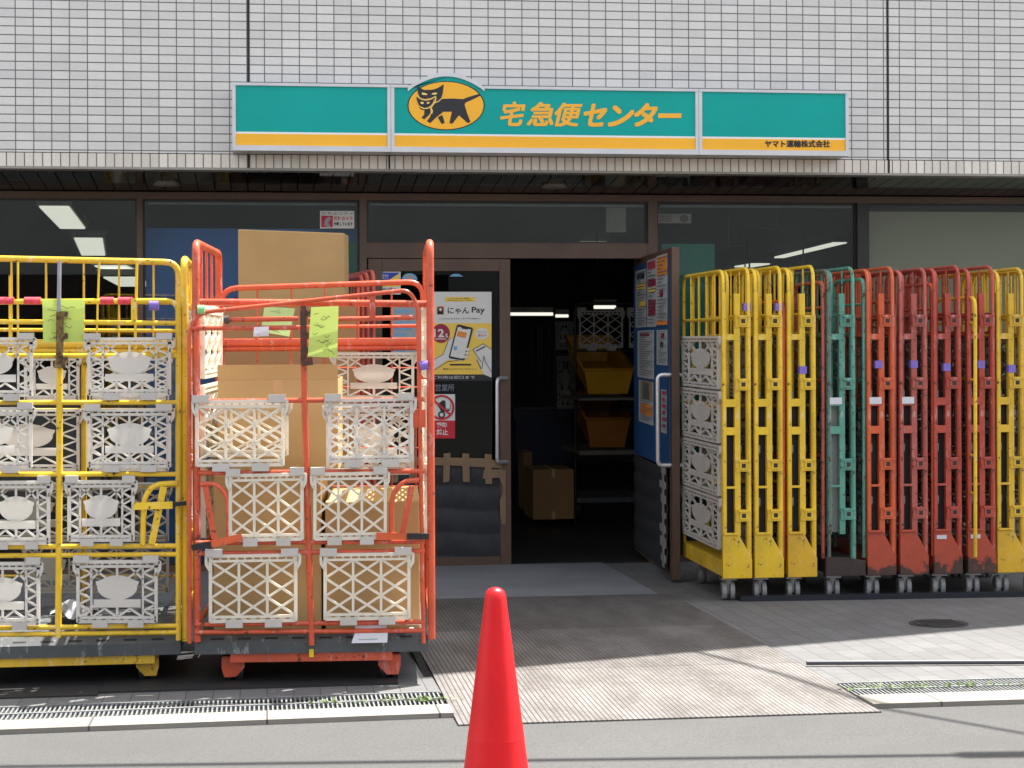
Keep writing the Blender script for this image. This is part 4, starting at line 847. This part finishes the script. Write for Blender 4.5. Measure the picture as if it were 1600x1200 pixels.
for b_ in ((40, 556, 122, 625), (142, 556, 262, 625), (-40, 640, 122, 735), (142, 640, 262, 735), (-40, 756, 122, 845), (142, 756, 262, 845), (40, 850, 122, 925), (142, 850, 262, 925)): panel(pxfn(fr, *b_, D - .02), fr.n, 'E' if b_[0] < 100 else 'X', GRP if b_[1] > 700 else WHP, CLIP, RP, False)
g = lambda px, py, d=-.015: fr.p(px, py, d)
m = MB(); m.tube(fillet([g(279, 1000), g(279, 470), g(-92, 472), g(-92, 1000)], .05), .011, 10)
for py0, py1, x0, x1 in ((502, 505, -90, 278), (556, 556, -90, 278), (629, 629, -90, 278), (741, 741, -90, 278), (855, 853, -90, 278), (869, 866, -90, 278), (982, 978, -90, 278), (993, 988, -90, 278)): m.tube([g(x0, py0), g(x1, py1)], .0095, 8)
m.tube([g(93, 560), g(93, 700), g(91, 996)], .0125, 8)
for x0, y0, x1, y1, r_ in ((28, 410, 28, 560, .0045), (155, 410, 150, 560, .0045), (214, 410, 211, 545, .006), (15, 430, 15, 540, .004)): m.tube([g(x0, y0), g(x1, y1)], r_, 6)
FG = m.build('front_gate', YEL, t)
m = MB(); m.tube([g(93, 408, -.02), g(92, 490, -.03)], .008, 8); m.build('lock_rod', plain('grey_rod', (150, 150, 158), .4, metal=.5), FG)
m = MB(); m.bar(g(94, 487, -.035), g(93, 568, -.035), .026, .03, fr.n); m.bar(g(85, 569, -.04), g(102, 569, -.04), .03, .03, fr.n)
for py in (491, 525, 562): m.bar(g(96, py, -.05), g(106, py, -.05), .022, .02, fr.n)
m.build('latch', paint('latch_olive', (128, 104, 40), .5), FG)
m = MB(); m.bar(g(209, 466, -.025), g(209, 500, -.025), .02, .01, fr.n); m.build('gate_hook', YEL, FG)
m = MB(); m.tube(fillet([g(277, 755, -.03), g(240, 757, -.03), g(225, 778, -.03), g(223, 852, -.03)], .05), .011, 8); m.bar(g(256, 760, -.03), g(237, 850, -.03), .026, .012, fr.n); m.build('handle', YEL, FG)
m = MB(); m.bar(g(209, 791, -.05), g(270, 789, -.05), .027, .014, fr.n, 0); m.bar(g(270, 788, -.052), g(291, 786, -.052), .016, .02, fr.n, 1); m.build('latch_bar', [YEL, RUB], FG)
for b_ in ((139, 529, 265, 617), (-72, 529, 49, 619), (139, 640, 265, 730), (-72, 638, 48, 731), (108, 752, 208, 845), (-26, 753, 76, 850), (122, 877, 244, 972), (-52, 880, 60, 976)): panel(pxfn(fr, *b_, -.03, -.5), fr.n, 'E', WHP, CLIP, FG)
wrap(t, 'marker_tape', PURP, g(233, 477), g(248, 477), .02)
for a_, b_ in ((-30, 22), (38, 64), (157, 178), (184, 208)): wrap(t, 'pink_tape', PINK, g(a_, 470), g(b_, 470), .0145)
paper_tag(fr, ((66, 467), (133, 467), (130, 534), (68, 535)), -.03, GTAG, 'lime green handwritten sheet on the yellow cart front rail', 'paper slip', 10)
mb = MB(); rj = random.Random(12); n_ = 9; zz = [[fr.l(fr.x(60 + 10 * i), .35 + .05 * j, zd1 + .02 + .05 * rj.random()) for i in range(n_)] for j in range(6)]
for j in range(5):
    for i in range(n_ - 1): mb.add([zz[j][i], zz[j][i + 1], zz[j + 1][i + 1], zz[j + 1][i]], [(0, 1, 2, 3)])
tag(mb.build('plastic_sheet', plain('clear_grey_plastic', (150, 152, 156), .35), None, zz[0][0]), 'crumpled grey plastic sheet on the yellow cart deck', 'plastic sheet')

def dark_sheet(px0, px1, pyf, pyb, h, label):  # flat near-black sheet laid on the pavement under a cart
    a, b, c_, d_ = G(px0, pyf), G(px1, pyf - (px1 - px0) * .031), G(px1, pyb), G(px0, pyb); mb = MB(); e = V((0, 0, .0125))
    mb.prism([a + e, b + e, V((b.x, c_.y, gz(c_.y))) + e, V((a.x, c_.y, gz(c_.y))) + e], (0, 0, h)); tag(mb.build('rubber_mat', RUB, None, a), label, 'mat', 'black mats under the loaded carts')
dark_sheet(-240, 152, 1105, 1001, .006, 'black rubber mat under the yellow cart reaching nearest the kerb')
dark_sheet(155, 622, 1089, 1001, .008, 'black rubber mat spread beneath the red cart')

# ================================================================== FOLDED CARTS, NESTED IN A ROW
YN = G(1140, 943).y; s_m = F / (YN / (ray(1140, 940).y))
def pxm(px): return atY(px, 700, YN).x
NZ = lambda py: (943 - py) / s_m
def folded(x0px, mat, kick, label, first=False, plates=True, tall=0, kickm=None, white=None, wheel=TYRE, gate=None, gatex=-9, gtop=470, tape=None, gd=.02, tapez=575, klabel=False):
    x0 = pxm(x0px); t = thing('folded_cage_cart', (x0, YN, gz(YN) + .014), label, 'folded cage cart', 'folded cage carts nested in a row'); t.rotation_euler.z = random.Random(x0px).uniform(-.008, .012); bz = gz(YN) + .014
    P = 1 / s_m; D_ = .95; r = random.Random(x0px + 1); tall += r.uniform(-4, 3)
    def f(px, d, py): return V((x0 + px * P + d * .0, YN + d, bz + NZ(py)))
    def loop(px, top, d0, d1, r_=.0095, bars=(.2, .4, .6, .8), low=880):
        m = MB(); m.tube(fillet([f(px, d0, low), f(px, d0, top), f(px, d1, top), f(px, d1, low)], .075, 6), r_, 10)
        for py in (top + 75, top + 105, 640, 760): m.tube([f(px, d0, py), f(px, d1, py)], .008, 6)
        for q in bars: m.tube([f(px, d0 + (d1 - d0) * q, top), f(px, d0 + (d1 - d0) * q, 640 if not first else 530)], .005, 6)
        return m
    s1 = loop(3, 425 + tall, 0, D_).build('side_panel', GRN if mat is TEAL else mat, t)
    loop(17, 426 + tall, .1, D_ - .03, low=650).build('rear_panel', mat, t)
    s3 = loop(43, 421 + tall, .0, D_ - .02).build('side_panel', mat, t)
    hs = ((530, 612), (617, 697), (702, 780), (785, 864))
    for a, b in hs:
        if first: panel(lambda u, v, a=a, b=b: f(-.5, .06 + (D_ - .1) * (1 - u), a + (b - a) * v), V((-1, 0, 0)), 'E', WHP, CLIP, s1, False)
        else: panel(lambda u, v, a=a, b=b: f(10, .08 + (D_ - .14) * (1 - u), a + (b - a) * v), V((-1, 0, 0)), 'E', GRP, CLIP, s1, False)
    if 1:
        for a, b in hs[:3]: panel(lambda u, v, a=a, b=b: f(33, .1 + (D_ - .16) * u, a + (b - a) * v), V((0, -1, 0)) if 0 else V((1, 0, 0)), 'X', GRP, CLIP, s3, False)
    m = MB(); sq = .0225
    def post(px, top, bot, w_=sq, d=0.0, m_=0): c = f(px, d, bot); m.box(c.x - w_ / 2, c.y - .002, c.z, c.x + w_ / 2, c.y + .03, f(px, d, top).z, m_)
    post(4, 462, 842, .022); post(25, 463, 842, .03); post(43, 500, 905, .024); m.build('corner_post', mat, t)
    for py in (506, 605, 732, 810):
        m = MB(); c = f(35, 0, py); h = .031; m.box(c.x - .045, c.y - .012, c.z - h, c.x + .036, c.y + .004, c.z + h); m.box(c.x - .026, c.y - .018, c.z - .02, c.x + .016, c.y - .012, c.z + .02); m.box(c.x - .016, c.y - .0185, c.z - .011, c.x + .006, c.y - .018, c.z + .011, 1); m.box(c.x - .034, c.y - .022, c.z + h - .012, c.x + .03, c.y - .012, c.z + h); m.build('bracket', [mat, DKFR], t)
    for py, hh in ((531, .015), (634, .02), (678, .02), (766, .006)):
        m = MB(); c = f(14, 0, py); m.box(c.x - .037, c.y - .004, c.z - hh, c.x + .037, c.y + .008, c.z + hh); m.build('cross_plate', mat, t)
    if white: c = f(14, -.006, 632); m = MB(); m.box(c.x - .034, c.y - .002, c.z - .018, c.x + .034, c.y + .001, c.z + .018); m.build('white_label', PAPER, t)
    if klabel: c = f(12, -.014, 845); m = MB(); m.box(c.x - .027, c.y - .0015, c.z - .024, c.x + .027, c.y + .001, c.z - .003); m.build('kick_plate_label', PAPER, t)
    # dark pad seen between the posts
    m = MB(); a = f(14, .045, 640); b = f(14, .075, 840); m.box(a.x - .026, a.y, b.z, a.x + .026, b.y, a.z); m.build('pad', RUB if mat is not TEAL else GRP, t)
    # kick plate and base
    if kick:
        k = MB(); pts = [(0, 908), (47, 908), (47, 878), (26, 840), (0, 838)]; k.prism([f(p_, -.012, q) for p_, q in pts], (0, .03, 0)); 
        c = f(13, -.02, 838); k.box(c.x - .04, c.y, c.z - .008, c.x + .04, c.y + .03, c.z + .004)
        k.build('kick_plate', kickm or mat, t, bevel=.003)
    k = MB(); a = f(0, .01, 905); b = f(47, D_, 880); k.box(a.x, a.y, a.z, b.x, b.y, b.z); k.build('base', kickm or mat, t)
    if not kick: k = MB(); a = f(-3, -.012, 907); b = f(61, .02, 879); k.prism([f(q_, -.014, p_) for q_, p_ in ((-3, 907), (61, 907), (61, 884), (30, 879), (-3, 877))], (0, .024, 0)); k.build('base_plate', BRN, t)
    for px, d_ in ((13, .06), (30, D_ - .1)):
        c = f(px, d_, 943); c.z = gz(c.y) + .013; twin_caster(t, c, .048, STEEL, (1, -.12, 0), wheel)
    if gate:
        m = MB(); gx = gatex; m.tube(fillet([f(gx, gd, 880), f(gx + 1.5, gd, gtop), f(gx - 1, .5, gtop), f(gx - 1, .5, 880)], .06), .0105, 8)
        for py in (gtop + 40, 600, 720, 780): m.tube([f(gx, gd, py), f(gx - 1, .5, py)], .007, 6)
        m.build('gate', gate, t)
    if tape is not None: c = f(tape, 0, tapez); m = MB(); m.box(c.x - .019, c.y - .006, c.z - .02, c.x + .019, c.y + .034, c.z + .02); m.build('marker_tape', PURP, t)
    return t
folded(1128, YEL, 1, 'yellow folded cart at the near end beside the open door, grey panels on its side', True, tape=41, tapez=484)
folded(1178, YEL, 1, 'second yellow folded cart from the open door', tape=41, tapez=484)
folded(1230, YEL, 1, 'yellow folded cart beside the teal one, orange gate bar on its left', gate=RED, gatex=-5, gtop=475, tape=26, tapez=583, kickm=YELB)
folded(1292, TEAL, 0, 'only teal folded cart in the row, on a rusty brown base', kickm=BRN, white=1, gate=RED2, gatex=-5, gtop=445, tall=3)
folded(1354, ORG, 1, 'bright orange folded cart right beside the teal one', kickm=RUST, white=1, gate=TEAL, gatex=-3, gtop=440, tape=20, tapez=575)
folded(1405, RED2, 1, 'dusty faded red folded cart with mostly rusted kick plate', kickm=RUST, white=1, gate=RED2, gatex=-6, gtop=475, tape=25, tapez=575)
folded(1458, RED3, 1, 'red folded cart with a white label on its kick plate, left of the yellow gate', kickm=RUST, gate=RED, gatex=1, gtop=448, klabel=True, tape=23, tapez=580)
folded(1511, RED3, 1, 'red folded cart with a white kick plate label and bright yellow gate', kickm=RUST, gate=YEL, gatex=6, gtop=470, gd=-.06, klabel=True, tape=24, tapez=576)
folded(1557, YELD, 1, 'yellow folded cart at the far right end of the row', kickm=YELB, tape=26, tapez=583)
folded(1606, YELD, 1, 'yellow folded cart cut off by the right picture edge', kickm=YELB)
for px in (1470, 1524):
    pass

# ================================================================== INSIDE THE SHOP
zf = ZG
def itube(mb, pts, r=.012): mb.tube(fillet(pts, .05), r, 8)
Yi = 14.6
t = thing('cage_cart', (atY(940, 800, Yi).x, Yi, zf), 'dark cage cart inside the doorway holding yellow totes', 'cage cart')
m = MB(); q = lambda px, py, Y=Yi: atY(px, py, Y)
itube(m, [q(899, 845), q(899, 474), q(1010, 474), q(1010, 845)]); 
for py in (548, 640, 720): m.tube([q(899, py), q(1010, py)], .009, 6)
m.build('front_gate', DKFR, t)
p_ = lambda x0, y0, x1, y1, Y=Yi: (lambda u, v: atY(x0 + (x1 - x0) * u, y0 + (y1 - y0) * v, Y))
panel(p_(906, 486, 972, 543), V((0, -1, 0)), 'X', WHP, CLIP, t); panel(p_(984, 486, 1050, 543), V((0, -1, 0)), 'X', WHP, CLIP, t)
m = MB(); m.box(q(899, 700).x, Yi, zf + .12, q(1010, 700).x, Yi + .8, zf + .16); m.build('deck', DECK, t)
m = MB()
for px in (905, 1000): c = q(px, 800); m.cyl((c.x - .02, Yi + .1, zf + .06), (c.x + .02, Yi + .1, zf + .06), .055, 16)
m.build('wheel', RUB, t)
def tote(x0, x1, py_t, py_b, Y0, Y1, mat, label):
    a, b = atY(x0, py_b, Y0), atY(x1, py_b, Y0); zt = atY(x0, py_t, Y0).z; ins = .04; t = thing('tote_box', (a.x, Y0, a.z), label, 'tote box', 'totes stacked inside the doorway'); m = MB()
    o = [V((a.x, Y0, zt)), V((b.x, Y0, zt)), V((b.x, Y1, zt)), V((a.x, Y1, zt))]; i_ = [V((a.x + ins, Y0 + ins, a.z)), V((b.x - ins, Y0 + ins, a.z)), V((b.x - ins, Y1 - ins, a.z)), V((a.x + ins, Y1 - ins, a.z))]
    cen = (o[0] + o[2]) / 2; oi = [p + (cen - p) * .06 for p in o]; oi = [V((p.x, p.y, zt)) for p in oi]; ii = [p + (V((cen.x, cen.y, p.z)) - p) * .06 + V((0, 0, .01)) for p in i_]
    m.add([p + V((0, 0, (p.y - Y0) * .28)) for p in o + i_ + oi + ii], [(0, 1, 5, 4)[::-1], (1, 2, 6, 5)[::-1], (2, 3, 7, 6)[::-1], (3, 0, 4, 7)[::-1], (4, 5, 6, 7)[::-1], (0, 1, 9, 8), (1, 2, 10, 9), (2, 3, 11, 10), (3, 0, 8, 11), (8, 9, 13, 12), (9, 10, 14, 13), (10, 11, 15, 14), (11, 8, 12, 15), (12, 13, 14, 15)]); m.build('tote_body', mat, t)
    m = MB(); rim = [p + V((0, 0, (p.y - Y0) * .28)) for p in o]
    m.tube(rim, .012, 6, 0, True); m.build('rim', mat, t)
tote(913, 990, 578, 618, 14.35, 15.3, TOTE, 'topmost bright yellow tote inside the doorway'); tote(916, 985, 655, 702, 14.38, 15.1, TOTE2, 'dim orange tote under the yellow one inside the doorway')
m = MB(); a, b = q(905, 705, 14.3), q(995, 705, 14.3); m.box(a.x, 14.3, a.z - .03, b.x, 15.2, a.z); tag(m.build('cart_shelf', plain('pale_shelf', (110, 106, 98), .6), None, a), 'pale shelf board under the orange tote', 'shelf')
m = MB(); a, b = q(905, 622, 14.3), q(995, 622, 14.3); m.box(a.x, 14.3, a.z - .02, b.x, 15.2, a.z); tag(m.build('cart_shelf', MATS['pale_shelf'], None, a), 'pale shelf board between the yellow and orange totes', 'shelf')
def icart(x0, x1, top, Y, label):
    t = thing('cage_cart', (atY(x0, 800, Y).x, Y, zf), label, 'cage cart', 'dark cage carts deep inside the shop'); m = MB(); q = lambda px, py, d=0: atY(px, py, Y) + V((0, d, 0)); zb = zf + .13
    bot = lambda px, d=0: V((atY(px, 800, Y).x, Y + d, zb))
    itube(m, [bot(x0), q(x0, top), q(x1, top), bot(x1)]); m.build('frame', DKFR, t); m = MB(); itube(m, [bot(x0, .8), q(x0, top, .8), q(x1, top, .8), bot(x1, .8)])
    for k in range(1, 5): px = x0 + (x1 - x0) * k / 5; m.tube([bot(px, .8), q(px, top, .8)], .005, 6)
    m.build('frame', DKFR, t); d = MB(); a, b = bot(x0), bot(x1); d.box(a.x, Y, zb - .04, b.x, Y + .8, zb); d.build('deck', DECK, t)
    return t
t = icart(868, 897, 500, 16.2, 'narrow dark cart with grey lattice left of the yellow tote')
panel(p_(870, 503, 894, 546, 16.15), V((0, -1, 0)), 'E', GRP, CLIP, t, False); panel(p_(872, 556, 895, 640, 16.15), V((0, -1, 0)), 'E', GRP, CLIP, t, False)
icart(803, 860, 506, 18.5, 'dim cage cart frame deep inside on the left of the doorway')
m = MB(); a, b = atY(806, 700, 16), atY(893, 700, 16); m.box(a.x, 16, zf, b.x, 16.6, atY(850, 645, 16).z); m.box(a.x - .02, 15.98, atY(850, 653, 16).z, b.x + .02, 16.62, atY(850, 640, 16).z); tag(m.build('storage_box', NAVY, None, (a.x, 16, zf)), 'dark navy lidded bin just inside the doorway', 'bin')
a, b = atY(833, 800, 14.4), atY(897, 800, 14.4); carton('dim cardboard box on the shop floor in front of the navy bin', (a.x, 14.4, zf + .012), (b.x - a.x, 0, 0), (0, .5, 0), (0, 0, atY(850, 736, 14.4).z - zf), CARD2, group='boxes on the shop floor')
a, b = atY(818, 800, 15.2), atY(832, 800, 15.2); carton('narrow upright cardboard box at the doorway left edge', (a.x, 15.2, zf + .012), (b.x - a.x, 0, 0), (0, .3, 0), (0, 0, atY(825, 708, 15.2).z - zf), CARD2, seam=False, group='boxes on the shop floor')
# red cart folded behind the loaded one
t = thing('folded_cage_cart', (atY(570, 800, 9.5).x, 9.5, gz(9.5)), 'folded red cart partly hidden behind the loaded red cart', 'folded cage cart'); m = MB()
for px, tp in ((566, 432), (574, 428), (583, 424)):
    a = atY(px, tp, 9.5); m.tube(fillet([V((a.x, 9.5, gz(9.5) + .15)), V((a.x, 9.5, a.z)), V((a.x - .1, 10.3, a.z)), V((a.x - .1, 10.3, gz(10) + .15))], .06), .012, 8)
    for k in (.3, .6): m.tube([V((a.x - .1 * k, 9.5 + .8 * k, gz(9.5) + .15)), V((a.x - .1 * k, 9.5 + .8 * k, a.z))], .006, 6)
m.build('side_panel', RED3, t); m = MB(); a = atY(575, 600, 9.5); m.box(a.x - .06, 9.48, gz(9.5) + .1, a.x + .05, 10.3, gz(9.5) + .16); m.build('base', RUST, t)
m = MB()
for d_ in (9.55, 10.2): m.cyl((a.x - .03, d_, gz(d_) + .062), (a.x + .03, d_, gz(d_) + .062), .05, 14)
m.build('wheel', RUB, t)

# ================================================================== TRAFFIC CONE
tc_ = 4.62; c = EY + (fwd + rt * ((772.5 - 800) / F)) * tc_; c.z = gz(c.y)
sc_ = F / tc_; hz = lambda py: EYE + (YH - py) / sc_ - c.z
prof = [(.0, hz(917)), (.008, hz(917.8)), (.0165, hz(920)), (.0225, hz(924)), (.0258, hz(929)), (.0275, hz(936)), (.0282, hz(941)), (50.5 / sc_, hz(1200))]
sl2 = (prof[-1][0] - prof[-2][0]) / (prof[-2][1] - prof[-1][1]); ze = .032; prof += [(prof[-1][0] + sl2 * (prof[-1][1] - ze), ze)]
t = thing('traffic_cone', c, 'glossy red traffic cone standing on the road in front of the shop', 'traffic cone')
m = MB(); n = 48
prof2 = []
for (r0, z0), (r1, z1) in zip(prof, prof[1:]):
    k = 8 if z0 - z1 > .1 else 1
    for i in range(k): prof2.append((r0 + (r1 - r0) * i / k, z0 + (z1 - z0) * i / k))
prof2.append(prof[-1]); zr_ = hz(1153); kk = [i for i, p in enumerate(prof2) if p[1] < zr_][0]; rr2 = prof2[kk - 1][0] + (prof2[kk][0] - prof2[kk - 1][0]) * (prof2[kk - 1][1] - zr_) / (prof2[kk - 1][1] - prof2[kk][1]); prof2[kk:kk] = [(rr2, zr_ + .003), (rr2 + .0002, zr_ + .002), (rr2 + .0002, zr_ - .001), (rr2 + .0003, zr_ - .002)]
zr = hz(1152)
vs_ = []
for r_, z_ in prof2:
    for j in range(n): a = 6.28319 * j / n; vs_.append(c + V((r_ * math.cos(a), r_ * math.sin(a), z_)))
m.add(vs_, [(i * n + j, i * n + (j + 1) % n, (i + 1) * n + (j + 1) % n, (i + 1) * n + j)[::-1] for i in range(len(prof2) - 1) for j in range(n)], 0, True); m.build('cone_body', CONE, t)
m = MB(); m.box(c.x - .17, c.y - .17, c.z + .001, c.x + .17, c.y + .17, c.z + .03); m.cyl(c + V((0, 0, .03)), c + V((0, 0, .05)), prof[-1][0] + .02, 40, 0, prof[-1][0] + .002); m.build('base_plate', CONE, t, bevel=.01)

# ================================================================== OVERHEAD CABLE (its shadow crosses the pavement) AND THE HOUSES OPPOSITE
hc = 6.2; pts = [G(1060, 1020), G(1215, 1060), G(1372, 1106), G(1600, 1146)]
pts = [p + V((SB * (hc - p.z), SA * (hc - p.z), hc - p.z)) for p in pts]; ext = [pts[0] + (pts[0] - pts[1]) * 6] + pts + [pts[-1] + (pts[-1] - pts[-2]) * 8]
m = MB(); m.tube(ext, .016, 8); tag(m.build('overhead_cable', BLACK, None, pts[0]), 'black overhead cable strung above the street, out of frame, its shadow on the ramp', 'cable')
pts = [G(p_, 1186 - (p_ - 1000) * .012) for p_ in (500, 1000, 1500, 1700)]; pts = [p + V((SB * (hc - .4 - p.z), SA * (hc - .4 - p.z), hc - .4 - p.z)) for p in pts]; ext = [pts[0] + (pts[0] - pts[1]) * 3] + pts + [pts[-1] + (pts[-1] - pts[-2]) * 20]
m = MB(); m.tube(ext, .022, 8); m.tube([pts[2], ext[-1]], .05, 8); tag(m.build('overhead_cable', BLACK, None, pts[0]), 'thick overhead cable bundle above the road, out of frame, its shadow at the bottom', 'cable')
t = thing('building', (0, -7.5, 0), 'low grey block across the street, seen only as reflection', 'building')
m = MB(); m.box(-22, -14, -.2, 26, -7.5, 3.7); m.build('wall', plain('opposite_grey', (128, 132, 134), .8, .15, .8), t)
for k in range(9):
    for z_ in (.9,): m = MB(); m.box(-20 + k * 5, -7.48, z_, -17 + k * 5, -7.46, z_ + 1.5); m.build('window', DKFR, t)
